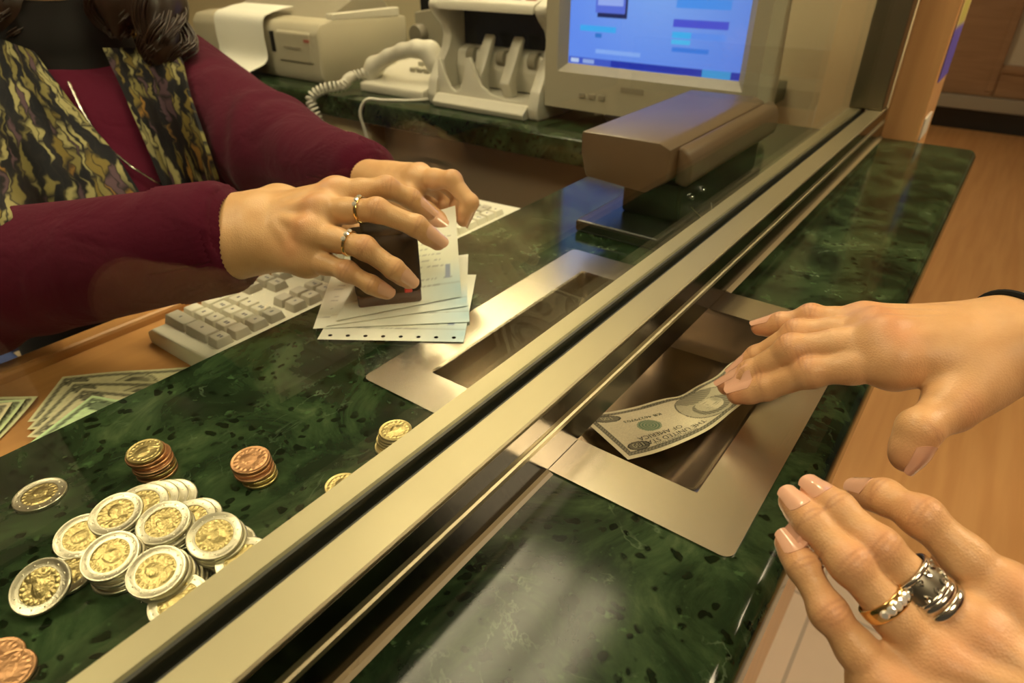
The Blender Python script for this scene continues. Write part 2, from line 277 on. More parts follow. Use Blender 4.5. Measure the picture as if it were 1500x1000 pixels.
# ceiling lamps
for k, (x, y, sx, sy, e) in enumerate(LAMPS):
    t = thing('ceiling_light', (x, y, CEIL-.05), ['square ceiling panel lamp above the return counter', 'square ceiling panel lamp behind the clerk', 'square ceiling panel lamp behind the customer', 'square ceiling panel lamp over the wood floor beside the column', 'square ceiling panel lamp farthest back over the wood floor'][k], 'lamp', 'ceiling panel lamps')
    G().box(x-sx/2-.03, x+sx/2+.03, y-sy/2-.03, y+sy/2+.03, CEIL-.035, CEIL, .004).build('housing', M['lightgrey'], parent=t)
    g = G()
    for q in range(4):
        xx = x-sx/2+sx*(q+.5)/4; g.box(xx-sx*.085, xx+sx*.085, y-sy/2, y+sy/2, CEIL-.045, CEIL-.0352)
    g.build('diffuser', mat('lamp_light', (1, .9, .7), emit=(*LAMP_RGB, e)), parent=t)
    g = G()
    for q in range(5): xx = x-sx/2+sx*q/4; g.box(xx-.006, xx+.006, y-sy/2, y+sy/2, CEIL-.05, CEIL-.0352)
    g.build('louvre', M['chrome'], parent=t)

wl = thing('added_wall_lamp', (-1.26, 1.60, .93), 'added, unseen long lamp high on the cream wall above the return counter', 'lamp')  # added lamp out of view, placed so the steel tray catches a highlight
G().box(-1.58, -.94, 1.585, 1.62, .95, 1.06, .004).build('backplate', M['lightgrey'], parent=wl)
G().tube([(-1.56, 1.565, 1.0), (-.96, 1.565, 1.0)], .022, 16).build('tube', mat('added_wall_lamp_light', (1, .9, .7), emit=(*LAMP_RGB, 34.0)), parent=wl, smooth=True, angle=40)
for x in (-1.57, -.95): G().box(x-.012, x+.012, 1.54, 1.59, .972, 1.028, .003).build('holder', M['lightgrey'], parent=wl)

# ------------------------------------------------------------------ the main counter
TX0, TX1, TY0, TY1 = -.2756, -.0707, .2685, .480      # tray opening
CX0, CX1, CY0, CY1 = -.4186, -.0285, -.9, 1.185
ctr = thing('service_counter', (-.2, .15, FZ), 'green marble service counter running under the glass partition', 'counter')
g = G(); xs = [CX0, TX0, TX1, CX1]; ys = [CY0, TY0, TY1, CY1]; th = .042
for i in range(3):
    for j in range(3):
        if i == 1 and j == 1: continue
        g.add([(xs[i], ys[j], 0), (xs[i+1], ys[j], 0), (xs[i+1], ys[j+1], 0), (xs[i], ys[j+1], 0)], [(0, 1, 2, 3)])
        g.add([(xs[i], ys[j], -th), (xs[i+1], ys[j], -th), (xs[i+1], ys[j+1], -th), (xs[i], ys[j+1], -th)], [(3, 2, 1, 0)])
def strip(pr, y0, y1):
    a = [(x, y0, z) for x, z in pr]; b = [(x, y1, z) for x, z in pr]; n = len(pr)
    g.add(a+b, [(k, k+1, n+k+1, n+k) for k in range(n-1)])
an = np.linspace(0, math.pi/2, 7)
strip([(CX1+.012*math.sin(q), -.012+.012*math.cos(q)) for q in an]+[(CX1+.012, -th+.004), (CX1+.008, -th), (CX1, -th)], CY0, CY1)
strip([(CX0, -th), (CX0, -.002), (CX0, 0)], CY0, CY1)
g.add([(TX0, TY0, 0), (TX1, TY0, 0), (TX1, TY1, 0), (TX0, TY1, 0), (TX0, TY0, -th), (TX1, TY0, -th), (TX1, TY1, -th), (TX0, TY1, -th)], [(0, 1, 5, 4), (1, 2, 6, 5), (2, 3, 7, 6), (3, 0, 4, 7)])
for y in (CY0, CY1): g.add([(CX0, y, 0), (CX1, y, 0), (CX1+.012, y, -.012), (CX1+.012, y, -th), (CX0, y, -th)], [(0, 1, 2, 3, 4)])
g.build('slab', M['marble'], parent=ctr, smooth=True, angle=30)
G().box(-.075, -.05, CY0, CY1, FZ, -th, .002).build('front_panel', M['columnwood'], parent=ctr)
G().box(-.40, -.385, CY0, .86, FZ, -th-.02, .002).build('back_panel', M['deskwood'], parent=ctr)

# return counter on the clerk's left
rc = thing('return_counter', (-1.2, 1.2, FZ), 'green marble return counter carrying the monitor, telephone and printer', 'counter')
g = G(); RX1 = CX0-.0005; RY0 = .884
g.box(-2.3, RX1, RY0, 1.615, -.042, 0, .004, 3)
g.build('slab', M['marble'], parent=rc, smooth=True, angle=30)
G().box(-1.02, RX1, RY0+.05, RY0+.07, FZ, -.042).build('side_panel', M['panelbrown'], parent=rc)
d = G().box(-2.0, -1.03, RY0+.02, 1.5, FZ, -.042, .004).build('drawer_unit', M['drawerbeige'], parent=rc)
G().box(-1.95, -1.07, RY0+.008, RY0+.02, -.30, -.07, .004).build('drawer_front', M['drawerbeige'], parent=rc)
G().box(-1.6, -1.4, RY0-.004, RY0+.008, -.19, -.175, .003).build('drawer_pull', M['chrome'], parent=rc)

# clerk's wooden desk leaf below the counter edge
dk = thing('clerk_desk', (-.53, .0, FZ), 'orange wooden desk below the marble counter, holding keyboard and banknotes', 'desk')
G().box(-.648, -.402, -.75, .715, -.095, -.075, .002).build('desk_top', M['deskwood'], parent=dk)
G().box(-.672, -.648, -.75, .715, -.110, -.066, .004).build('edge_lipping', M['deskwood'], parent=dk)
for y in (-.7, .70): G().box(-.63, -.41, y-.012, y+.012, FZ, -.095, .002).build('desk_leg', M['deskwood'], parent=dk)

# ------------------------------------------------------------------ the partition: aluminium rail and glass
FX0, FX1, FH = -.198, -.151, .0458
pt = thing('glass_partition', (-.175, .15, 0), 'clear glass partition standing in a champagne aluminium rail across the counter', 'partition')
y0, y1 = -.85, 1.186
prof = [(FX0, .0012), (FX1+.001, .0012), (FX1+.001, .0225), (FX1+.0022, .0232), (FX1+.0022, .0262), (FX1+.001, .027), (FX1, FH-.001), (FX1-.001, FH), (-.1722, FH), (-.1735, FH-.0015), (-.1735, FH-.013), (-.1834, FH-.013), (-.1834, FH-.0015), (-.1846, FH), (FX0+.001, FH), (FX0, FH-.001)]
G().prism(prof[::-1], 'y', y0, y1).build('bottom_rail', M['alu'], parent=pt)
G().box(FX1+.0010, FX1+.0016, y0, y1, .0016, .0224).box(FX1+.0002, FX1+.0008, y0, y1, .0275, FH-.0022).build('reflection_strip', mat('face_dark_reflection', (.085, .075, .055), .18, 1.0), parent=pt)  # rail front darkened in its base colour to stand for the counter's reflection
gx0, gx1 = -.1815, -.1765
G().box(-.1833, gx0, y0, y1, FH-.0128, FH-.001).box(gx1, -.1736, y0, y1, FH-.0128, FH-.004).build('gasket', M['gasket'], parent=pt)
G().box(gx0, gx1, y0+.002, 1.150, FH-.012, 1.15).build('glass_pane', M['glass'], parent=pt)
G().prism([(-.200, 1.146), (-.1525, 1.146), (-.1525, 1.1855), (-.200, 1.1855)], 'z', FH, CEIL-.002, bev=.002).build('end_post', brushed('post_aluminium', (.30, .27, .19), .35, (1, 1, .02)), parent=pt)
for a, b in ((y0, .2355), (.5175, y1)):
    G().prism([(FX1+.001, .0002), (FX1+.0060, .0002), (FX1+.004, .0014), (FX1+.001, .0022)], 'y', a, b).build('sealant_bead', M['sealant'], parent=pt)

# ------------------------------------------------------------------ transfer tray
ty = thing('transfer_tray', (-.173, .377, 0), 'brushed steel transfer tray sunk in the counter under the glass', 'tray')
OX0, OX1, OY0, OY1, FT = -.3065, -.0405, .2365, .517, .0011
def rrect(x0, x1, y0, y1, r, n=6):
    o = []
    for cx, cy, a0 in ((x1-r, y1-r, 0), (x0+r, y1-r, 90), (x0+r, y0+r, 180), (x1-r, y0+r, 270)):
        for k in range(n): a = math.radians(a0+90*k/(n-1)); o.append((cx+r*math.cos(a), cy+r*math.sin(a)))
    return o
out = rrect(OX0, OX1, OY0, OY1, .006); g = G(); n = len(out)
bx0, bx1, by0, by1 = TX0+.0006, TX1-.0006, TY0+.0006, TY1-.0006
# flange: bent rim, then a basin with a flat clerk-side wall and a scooped customer side
def basin_profile(k):      # cross-section x, z from clerk side to customer side
    pts = [(bx0+.002, FT), (bx0+.0035, FT-.0012), (bx0+.007, -.030), (bx0+.012, -.036), (bx0+.022, -.039), (-.173, -.040), (bx1-.055, -.0385), (bx1-.036, -.034), (bx1-.020, -.024), (bx1-.009, -.011), (bx1-.003, FT-.0015), (bx1-.001, FT)]
    return pts
inn = rrect(bx0+.002, bx1-.001, by0+.001, by1-.001, .0012)
vo = [(x, y, FT) for x, y in out]; vl = [(x, y, .0001) for x, y in out]; vi = [(x, y, FT) for x, y in inn]
g.add(vo+vi+vl, [(k, (k+1) % n, n+(k+1) % n, n+k) for k in range(n)]+[(k, 2*n+k, 2*n+(k+1) % n, (k+1) % n) for k in range(n)])
g.build('flange', M['steel'], parent=ty, smooth=True, angle=25)
g = G(); pr = basin_profile(0); ysq = [by0+.001, by0+.0025, by0+.006, by0+.012, by1-.012, by1-.006, by1-.0025, by1-.001]; zs = [0, .12, .75, 1, 1, .75, .12, 0]
P = np.array([[(x, y, FT+(z-FT)*s) for x, z in pr] for y, s in zip(ysq, zs)]); g.grid(P)
g.build('basin', brushed('basin_steel', (.40, .34, .26), .24, (1, .05, 1), 900, .02), parent=ty, smooth=True, angle=35)

# ------------------------------------------------------------------ bodies: rounded limbs blended into one surface
def smin(a, b, k):
    if k <= 0: return np.minimum(a, b)
    h = np.maximum(k-np.abs(a-b), 0)/k; return np.minimum(a, b)-h*h*k*.25
class Body:
    def __init__(s): s.g = []
    def group(s, k): s.cur = []; s.g.append((k, s.cur)); return s
    def limb(s, a, b, ra, rb, k=.004): s.cur.append(('c', np.array(a, float), np.array(b, float), ra, rb, k)); return s
    def ball(s, c, r, k=.004): return s.limb(c, np.array(c)+1e-5, r, r, k)
    def egg(s, c, r, k=.02, R=None): s.cur.append(('e', np.array(c, float), np.array(r, float), np.eye(3) if R is None else np.array(R), 0, k)); return s
    @staticmethod
    def dist(p, X):
        if p[0] == 'c':
            a, ab = p[1], p[2]-p[1]; q = X-a; t = np.clip((q@ab)/(ab@ab), 0, 1)
            return np.linalg.norm(q-t[..., None]*ab, axis=-1)-(p[3]+(p[4]-p[3])*t)
        q = (X-p[1])@p[3]; k0 = np.linalg.norm(q/p[2], axis=-1); k1 = np.linalg.norm(q/p[2]**2, axis=-1)+1e-9
        return k0*(k0-1)/k1
    def eval(s, X):
        D = np.full(X.shape[:-1], 9.0)
        for k, ps in s.g:
            d = np.full(X.shape[:-1], 9.0)
            for p in ps: d = smin(d, s.dist(p, X), p[5])
            D = smin(D, d, k)
        return D
    def bounds(s, p, m):
        if p[0] == 'c': r = max(p[3], p[4]); lo = np.minimum(p[1], p[2])-r; hi = np.maximum(p[1], p[2])+r
        else: r = p[2].max(); lo = p[1]-r; hi = p[1]+r
        return lo-m, hi+m
    def surface(s, h, grow=0.0, cut=None):
        """naive surface nets over a grid of step h"""
        bb = [s.bounds(p, 0) for _, ps in s.g for p in ps]; lo = np.min([b[0] for b in bb], 0)-grow-3*h; hi = np.max([b[1] for b in bb], 0)+grow+3*h
        n = np.ceil((hi-lo)/h).astype(int)+1; D = np.full(n, 1.0, np.float32); ax = [lo[i]+h*np.arange(n[i]) for i in range(3)]
        def win(l, u): a = np.clip(np.floor((l-lo)/h).astype(int), 0, n-1); b = np.clip(np.ceil((u-lo)/h).astype(int)+1, 1, n); return tuple(slice(x, y) for x, y in zip(a, b))
        for k, ps in s.g:
            bs = [s.bounds(p, p[5]+k+3*h+grow) for p in ps]; W = win(np.min([b[0] for b in bs], 0), np.max([b[1] for b in bs], 0)); d = np.full(D[W].shape, 1.0, np.float32); o = [w.start for w in W]
            for p, b in zip(ps, bs):
                w = win(*b); X = np.stack(np.meshgrid(*[ax[i][w[i]] for i in range(3)], indexing='ij'), -1)
                ww = tuple(slice(w[i].start-o[i], w[i].stop-o[i]) for i in range(3)); d[ww] = smin(d[ww], s.dist(p, X).astype(np.float32), p[5])
            D[W] = smin(D[W], d, k)
        D -= grow
        if cut is not None:
            X = np.stack(np.meshgrid(*ax, indexing='ij'), -1); D = np.maximum(D, cut(X).astype(np.float32))
        S = D < 0; c = np.zeros(n-1, int)
        for i in (0, 1):
            for j in (0, 1):
                for k in (0, 1): c += S[i:n[0]-1+i, j:n[1]-1+j, k:n[2]-1+k]
        act = (c > 0) & (c < 8); idx = -np.ones(n-1, int); cells = np.argwhere(act); idx[act] = np.arange(len(cells))
        acc = np.zeros((len(cells), 3)); cnt = np.zeros(len(cells)); cor = [(i, j, k) for i in (0, 1) for j in (0, 1) for k in (0, 1)]
        for a in cor:
            for e in range(3):
                if a[e]: continue
                b = list(a); b[e] = 1; A = cells+a; B = cells+b; da = D[tuple(A.T)]; db = D[tuple(B.T)]; x = (da < 0) != (db < 0)
                t = np.where(x, da/np.where(x, da-db, 1), 0); P = np.repeat(np.array([a], float), len(cells), 0); P[:, e] = t; acc[x] += P[x]; cnt[x] += 1
        V = lo+h*(cells+acc/cnt[:, None]); F = []
        for e in range(3):
            sl0 = [slice(1, -1)]*3; sl0[e] = slice(0, -1); sl1 = list(sl0); sl1[e] = slice(1, None)
            A = S[tuple(sl0)]; B = S[tuple(sl1)]; ed = np.argwhere(A != B); off = np.ones(3, int); off[e] = 0; ed = ed+off; fl = S[tuple(ed.T)]
            u, w = [(1, 2), (2, 0), (0, 1)][e]; du = np.zeros(3, int); du[u] = 1; dw = np.zeros(3, int); dw[w] = 1
            q = np.stack([idx[tuple((ed-du-dw).T)], idx[tuple((ed-dw).T)], idx[tuple(ed.T)], idx[tuple((ed-du).T)]], 1); q[~fl] = q[~fl][:, ::-1]; F.append(q)
        F = np.concatenate(F); F = F[(F >= 0).all(1)]
        E = np.concatenate([F[:, [0, 1]], F[:, [1, 2]], F[:, [2, 3]], F[:, [3, 0]]])       # light smoothing
        for lam in (.5, -.52, .5, -.52, .45):
            sm = np.zeros_like(V); nn = np.zeros(len(V)); np.add.at(sm, E[:, 0], V[E[:, 1]]); np.add.at(sm, E[:, 1], V[E[:, 0]]); np.add.at(nn, E[:, 0], 1); np.add.at(nn, E[:, 1], 1); V = V+lam*(sm/np.maximum(nn, 1)[:, None]-V)
        return V, F.tolist()

class Hand:
    """joints: wrist side points, four fingers of [MCP, PIP, DIP, TIP], thumb [CMC, MCP, IP, TIP]; up = back of the hand"""
    def __init__(s, wrist, fore, fingers, thumb, up, scale=1.0, wr=.017, side=None, thumb_up=None, arm=.022):
        s.f = [[np.array(p, float) for p in q] for q in fingers]; s.t = [np.array(p, float) for p in thumb]; s.w = np.array(wrist, float); s.fo = np.array(fore, float)
        s.up = np.array(up, float)/np.linalg.norm(up); k = scale; b = s.b = Body(); s.k = k
        s.tup = s.up if thumb_up is None else np.array(thumb_up, float)/np.linalg.norm(thumb_up)
        ax = s.f[1][0]-s.w; ax /= np.linalg.norm(ax); sd = np.cross(s.up, ax); sd /= np.linalg.norm(sd)
        if np.dot(sd, s.f[0][0]-s.f[3][0]) < 0: sd = -sd
        s.sd = sd; s.ax = ax; up_ = s.up
        b.group(.004*k)
        fa = s.fo-s.w; fa /= np.linalg.norm(fa)
        for o in (-.0105, 0, .0105): b.limb(s.w+sd*o*k, s.fo+sd*o*k*1.15, wr*k*.98, arm*k, .012*k)
        rm = [.0125, .0128, .0118, .0108]
        for i, q in enumerate(s.f):
            st = s.w+sd*(.0135-.009*i)*k+ax*.008*k; mc = q[0]-up_*.0022*k
            b.limb(st, mc, .0138*k, rm[i]*k, .011*k)
            b.limb(mc, q[0]+(q[1]-q[0])*.42-up_*.0005*k, rm[i]*k*.94, (.0093, .0094, .0089, .0080)[i]*k, .006*k)
        for i in range(3): b.limb(s.f[i][0]-up_*.0045*k, s.f[i+1][0]-up_*.0045*k, .0115*k, .0108*k, .008*k)
        b.limb(s.w+sd*.012*k-up_*.004*k, s.t[0], .015*k, .0145*k, .012*k); b.limb(s.t[0], s.t[1], .0145*k, .0118*k, .010*k)
        b.limb(s.t[0]*.6+s.t[1]*.4, s.f[0][0]*.55+s.w*.45-up_*.004*k, .0095*k, .010*k, .016*k)          # web of the thumb
        b.limb(s.w-sd*.012*k-up_*.006*k, s.f[3][0]-up_*.006*k, .0125*k, .0105*k, .012*k)                # heel of the hand
        for i in range(4):                                                                              # knuckle heads and tendons
            b.ball(s.f[i][0]+up_*.0018*k, .0096*k*(1, 1.02, .95, .86)[i], .007*k); b.limb(s.w+ax*.03*k+sd*(.008-.006*i)*k+up_*.0105*k, s.f[i][0]+up_*.0088*k, .0022*k, .0030*k, .006*k)
        R = [(.0090, .0083, .0074, .0064), (.0091, .0084, .0075, .0065), (.0087, .0080, .0071, .0062), (.0078, .0070, .0062, .0054)]
        s.R = R
        for i, q in enumerate(s.f):
            r = [x*k for x in R[i]]; b.group(.0006*k)
            b.limb(q[0]+(q[1]-q[0])*.15, q[1], r[0], r[1], .004*k); b.limb(q[1], q[2], r[1]*.98, r[2], .004*k); b.limb(q[2], q[3], r[2]*.98, r[3], .004*k)
            n = s.normal(q, 1); b.ball(q[1]+n*.0006*k, r[1]*.98, .004*k); b.ball(q[2]+n*.0006*k, r[2]*1.01, .003*k)
            b.ball((q[0]*.5+q[1]*.5)-n*.0016*k, r[0]*.96, .006*k); b.ball(q[2]*.45+q[3]*.55-s.normal(q, 2)*.0010*k, r[3]*1.1, .003*k)
        q = s.t; b.group(.005*k); b.limb(q[1]+(q[0]-q[1])*.4, q[1], .0125*k, .0112*k, .005*k); b.limb(q[1], q[2], .0112*k, .0096*k, .004*k); b.limb(q[2], q[3], .0096*k, .0080*k, .004*k); b.ball(q[2]*.35+q[3]*.65, .0091*k, .004*k); b.ball(q[2], .0100*k, .003*k)
    def normal(s, q, j, up=None):
        a = q[j+1]-q[j]; a = a/np.linalg.norm(a); u = s.up if up is None else up
        if up is None:                                     # bent fingers turn their back with the bend
            b0 = q[1]-q[0]; b0 = b0/np.linalg.norm(b0); base = u-b0*(u@b0); base /= np.linalg.norm(base); u = base
            for m in range(1, j+1):
                b1 = q[m+1]-q[m]; b1 = b1/np.linalg.norm(b1); R = Vector(b0).rotation_difference(Vector(b1)).to_matrix(); u = np.array(R@Vector(u)); b0 = b1
        n = u-a*(u@a); return n/np.linalg.norm(n)
    def mesh(s, h=.0010):
        V, F = s.b.surface(h); k = s.k; red = np.zeros(len(V)); cr = np.zeros(len(V))
        for i, q in enumerate(s.f+[s.t]):
            red += .75*np.exp(-((V-q[3])**2).sum(1)/(.009*k)**2)
            for j, amt, w in ((1, .42, .0075), (2, .22, .006)):
                up = s.tup if i == 4 else None; n = s.normal(q, j, up); c = q[j]+n*.007*k; d2 = ((V-c)**2).sum(1); red += amt*np.exp(-d2/(w*k)**2)
                a = q[j+1]-q[j-1]; a /= np.linalg.norm(a); t = (V-q[j])@a; near = np.exp(-d2/(.0075*k)**2); lat = (V-q[j])@np.cross(a, n)
                for o in ((-.0034, -.0012, .0012, .0036) if j == 1 else (-.0016, .0012)):
                    bend = t-o*k+np.sign(o)*lat*lat*28; cr += .40*near*np.exp(-(bend/(.00062*k))**2)
            if i < 4: red += .40*np.exp(-((V-(q[0]+s.up*.011*k))**2).sum(1)/(.0105*k)**2)
        C = np.zeros((len(V), 3)); C[:, 0] = np.clip(red, 0, .85); C[:, 1] = np.clip(cr, 0, .6); return V, F, C
    def nail(s, i, wide=.78, ln=(.30, 1.0), up=None):
        q = s.f[i] if i < 4 else s.t; k = s.k; r = (s.R[i][3] if i < 4 else .0086)*k; up = s.tup if (i == 4 and up is None) else up
        a = q[3]-q[2]; L = np.linalg.norm(a); a /= L; n = s.normal(q, 2, up); sd = np.cross(a, n); e0 = L*ln[0]+.0; e1 = L+r*.93*ln[1]
        na, nb = 13, 9; P = np.zeros((na, nb, 3))
        fx = np.linspace(0, 1, na)[:, None]; gy = np.linspace(-1, 1, nb)[None]; edge = np.abs(gy)**2.5
        t = e0+(e1-e0)*fx+np.where(fx < .5, .20*L*edge*(1-2*fx), -.10*L*edge*(2*fx-1)); dr = np.cos(gy*wide)[..., None]*n+np.sin(gy*wide)[..., None]*sd
        o = q[2]+a*np.minimum(t, L)[..., None]+dr*0; ex = a*np.maximum(t-L, 0)[..., None]; rr = np.full(t.shape, r*1.6)
        for _ in range(14): rr = np.maximum(rr-np.maximum(s.b.eval(o+dr*rr[..., None]+ex), -.0005)*.9, r*.55)
        P = o+dr*(rr[..., None]+.00028*k)+ex
        if True:                                           # the free edge grows straight on
            base = P[na-4]; dirv = P[na-4]-P[na-6]; 
            for x in range(na-3, na): P[x] = base+dirv*(x-(na-4))*.5
        if np.dot(np.cross(P[1, 4]-P[0, 4], P[0, 5]-P[0, 4]), n) < 0: P = P[:, ::-1]
        return G().sheet(P, .0007*k)
    def ring_frame(s, i, f):
        q = s.f[i]; c = q[0]+(q[1]-q[0])*f; a = q[1]-q[0]; a /= np.linalg.norm(a); n = s.normal(q, 0); r = (s.R[i][0]*(1-f)+s.R[i][1]*f)*s.k
        return c, a, n, np.cross(a, n), r
def arr(L): return [np.array(x, float) for x in L]
def flare(c, a, n, sd, fn, w, thick, nn=64, steps=9):
    """a ring band round axis a; fn(theta) gives inner radius; section is domed"""
    th = np.linspace(0, 2*math.pi, nn, endpoint=False); V = []; F = []; sec = [(-w/2, 0)]+[(w/2*math.sin(x), thick*(.45+.55*math.cos(x))) for x in np.linspace(-math.pi/2, math.pi/2, steps)]+[(w/2, 0)]
    for t in th:
        d = n*math.cos(t)+sd*math.sin(t); r = fn(t)
        for x, y in sec: V.append(c+a*x+d*(r+y))
    m = len(sec)
    for i in range(nn):
        for j in range(m): F.append((i*m+j, ((i+1) % nn)*m+j, ((i+1) % nn)*m+(j+1) % m, i*m+(j+1) % m))
    return V, F
def ring_fit(hand, i, f, extra=.0001):
    """radius of the finger under a ring, by direction"""
    c, a, n, sd, r = hand.ring_frame(i, f)
    th = np.linspace(0, 2*math.pi, 49)[:-1]; d = np.cos(th)[:, None]*n+np.sin(th)[:, None]*sd; x = np.full(48, r*1.25)
    for _ in range(12): x = np.clip(x-hand.b.eval(c+d*x[:, None]), r*.9, r*1.12)
    C = np.fft.rfft(x); C[3:] = 0; x = np.fft.irfft(C, 48)
    def fn(t): return float(np.interp(t % (2*math.pi), th, x, period=2*math.pi))+extra
    return c, a, n, sd, fn

# ------------------------------------------------------------------ where the joints of the four hands are
HR = dict(wrist=dep(1488, 496, .352), fore=dep(1660, 470, .37), fingers=[
  [dep(1312, 526, .352), dep(1188, 545, .372), dep(1122, 567, .392), dep(1080, 577, .402)],
  [dep(1294, 498, .360), dep(1160, 512, .382), dep(1101, 547, .402), dep(1066, 564, .412)],
  [dep(1280, 483, .374), dep(1168, 489, .396), dep(1110, 524, .416), dep(1081, 544, .424)],
  [dep(1262, 473, .390), dep(1188, 464, .402), dep(1143, 474, .412), dep(1113, 479, .420)]],
  thumb=[dep(1448, 545, .345), dep(1392, 596, .335), dep(1346, 629, .327), dep(1328, 668, .330)])
HL = dict(wrist=dep(1680, 1140, .22), fore=dep(1930, 1330, .20), fingers=[
  [dep(1478, 872, .258), dep(1350, 757, .272), dep(1296, 728, .287), dep(1262, 720, .300)],
  [dep(1430, 935, .252), dep(1287, 803, .264), dep(1226, 746, .278), dep(1194, 720, .291)],
  [dep(1375, 973, .250), dep(1246, 826, .262), dep(1190, 766, .277), dep(1161, 735, .289)],
  [dep(1302, 1010, .252), dep(1214, 897, .262), dep(1176, 830, .272), dep(1153, 796, .282)]],
  thumb=[dep(1610, 985, .255), dep(1520, 900, .287), dep(1440, 850, .306), dep(1390, 825, .316)])
TR = dict(wrist=dep(374, 340, .520), fore=dep(318, 352, .524), fingers=[
  [dep(492, 283, .515), dep(566, 275, .515), dep(601, 291, .527), dep(627, 312, .535)],
  [dep(470, 308, .500), dep(552, 308, .482), dep(610, 331, .487), dep(641, 354, .496)],
  [dep(455, 340, .492), dep(534, 363, .476), dep(577, 394, .482), dep(599, 411, .490)],
  [dep(444, 374, .497), dep(508, 397, .484), dep(544, 417, .485), dep(567, 428, .490)]],
  thumb=[dep(410, 300, .540), dep(470, 318, .560), dep(510, 335, .568), dep(540, 352, .570)])
TL = dict(wrist=dep(528, 262, .660), fore=dep(440, 235, .72), fingers=[
  [dep(614, 259, .597), dep(662, 264, .572), dep(688, 297, .572), dep(679, 322, .575)],
  [dep(604, 262, .614), dep(650, 266, .598), dep(676, 292, .602), dep(664, 314, .598)],
  [dep(594, 268, .632), dep(636, 274, .622), dep(658, 296, .624), dep(646, 313, .618)],
  [dep(584, 276, .648), dep(620, 284, .640), dep(638, 301, .640), dep(630, 313, .634)]],
  thumb=[dep(560, 275, .620), dep(598, 292, .590), dep(624, 312, .580), dep(648, 328, .576)])
def back_of(h, hint):
    ax = h['fingers'][1][0]-h['wrist']; n = np.cross(ax, h['fingers'][0][0]-h['fingers'][3][0]); n /= np.linalg.norm(n)
    return n if n@np.array(hint, float) > 0 else -n
def cam_dir(p): d = _c-p; return d/np.linalg.norm(d)
hr = Hand(**HR, up=back_of(HR, (0, 0, 1)), thumb_up=cam_dir(HR['thumb'][3])*.75+_rt*.7, scale=1.03, arm=.024)
hl = Hand(**HL, up=back_of(HL, (0, 0, 1)), thumb_up=(0, .5, .8), scale=.98, arm=.024)
tr = Hand(**TR, up=back_of(TR, (0, -1, .4)), thumb_up=(0, .6, .6), scale=1.04, arm=.0255, wr=.0245)
tl = Hand(**TL, up=back_of(TL, (0, 1, .6)), thumb_up=(0, -.6, .6), scale=.98, arm=.025)
def head(b, c, fx, lean=0.0):
    """head facing along fx (+1 or -1 in x), c = middle of the skull"""
    def q(x, y, z): return (c[0]+fx*(x*math.cos(lean)+z*math.sin(lean)), c[1]+y, c[2]+z*math.cos(lean)-x*math.sin(lean))
    b.group(.012); b.egg(q(0, 0, .02), (.092, .074, .098), .02); b.egg(q(.035, 0, -.045), (.062, .060, .080), .03); b.egg(q(.066, 0, -.106), (.024, .030, .020), .03)
    b.limb(q(.085, 0, .01), q(.108, 0, -.035), .009, .0125, .012); b.ball(q(.094, .012, -.036), .008, .006); b.ball(q(.094, -.012, -.036), .008, .006)
    b.limb(q(.082, .020, -.068), q(.082, -.020, -.068), .006, .006, .006); b.limb(q(.079, .018, -.077), q(.079, -.018, -.077), .0075, .0075, .005)
    b.limb(q(.078, .045, .03), q(.088, .012, .028), .008, .008, .012); b.limb(q(.078, -.045, .03), q(.088, -.012, .028), .008, .008, .012)
    for s in (-1, 1):
        b.ball(q(.079, s*.031, .008), .0125, .004); b.egg(q(-.005, s*.077, -.015), (.022, .009, .032), .006)
    return q
def join_meshes(parts):
    g = G(); cols = []
    for V, F, C in parts: g.add(V, F); cols.append(C if C is not None else np.zeros((len(V), 3)))
    return g, np.concatenate(cols)
def shell(b, name, m, parent, h, grow, cut=None, smooth=True):
    V, F = b.surface(h, grow, cut); return G().add(V, F).build(name, m, parent=parent, smooth=smooth, angle=60)

# ---- the clerk
clerk = thing('person', (-1.0, .40, FZ), 'seated clerk in burgundy sweater and patterned scarf stamping papers behind the glass', 'person')
SL, EL, SR, ER = dep(262, 112, .90), dep(402, 222, .785), np.array([-.975, .215, .075]), np.array([-.690, .112, .008])
core = Body(); core.group(.03)
core.egg((-.99, .40, -.40), (.135, .18, .13), .05).egg((-.98, .40, -.22), (.105, .145, .17), .06).egg((-.965, .395, -.03), (.115, .165, .15), .05)
core.limb((-1.0, .25, .075), (-1.0, .53, .085), .055, .055, .05).limb((-1.03, .39, .08), (-1.035, .39, .23), .056, .05, .04)
arms = Body(); arms.group(.02)
for S, E_, W in ((SL, EL, TL['wrist']), (SR, ER, TR['wrist'])):
    core.limb(S, E_, .047, .038, .03); core.limb(E_, W, .037, .024, .02)
for s in (-1, 1):
    core.limb((-.97, .40+s*.085, -.43), (-.62, .40+s*.10, -.45), .08, .058, .05); core.limb((-.62, .40+s*.10, -.45), (-.66, .40+s*.10, -.95), .056, .038, .02); core.limb((-.67, .40+s*.10, -1.0), (-.53, .40+s*.11, -1.02), .038, .027, .02)
hq = head(core, (-1.045, .385, .318), 1, .12)
parts = [core.surface(.008)+(None,), tr.mesh(), tl.mesh()]
g, C = join_meshes(parts)
g.build('body', M['skin'], parent=clerk, smooth=True, angle=None, col=C)
for nm, H in (('r', tr), ('l', tl)):
    for i in range(5): H.nail(i).build('fingernail', M['nail'], parent=clerk, smooth=True, angle=60)
sw = Body(); sw.group(.03)
sw.egg((-.98, .39, -.21), (.118, .185, .17), .06).egg((-.955, .395, -.03), (.125, .175, .15), .05)
sw.egg((-.865, .325, -.045), (.075, .075, .078), .05).egg((-.865, .465, -.045), (.075, .075, .078), .05)
sw.limb((-1.0, .25, .075), (-1.0, .53, .085), .064, .064, .05).limb((-1.03, .39, .08), (-1.035, .39, .17), .068, .06, .05)
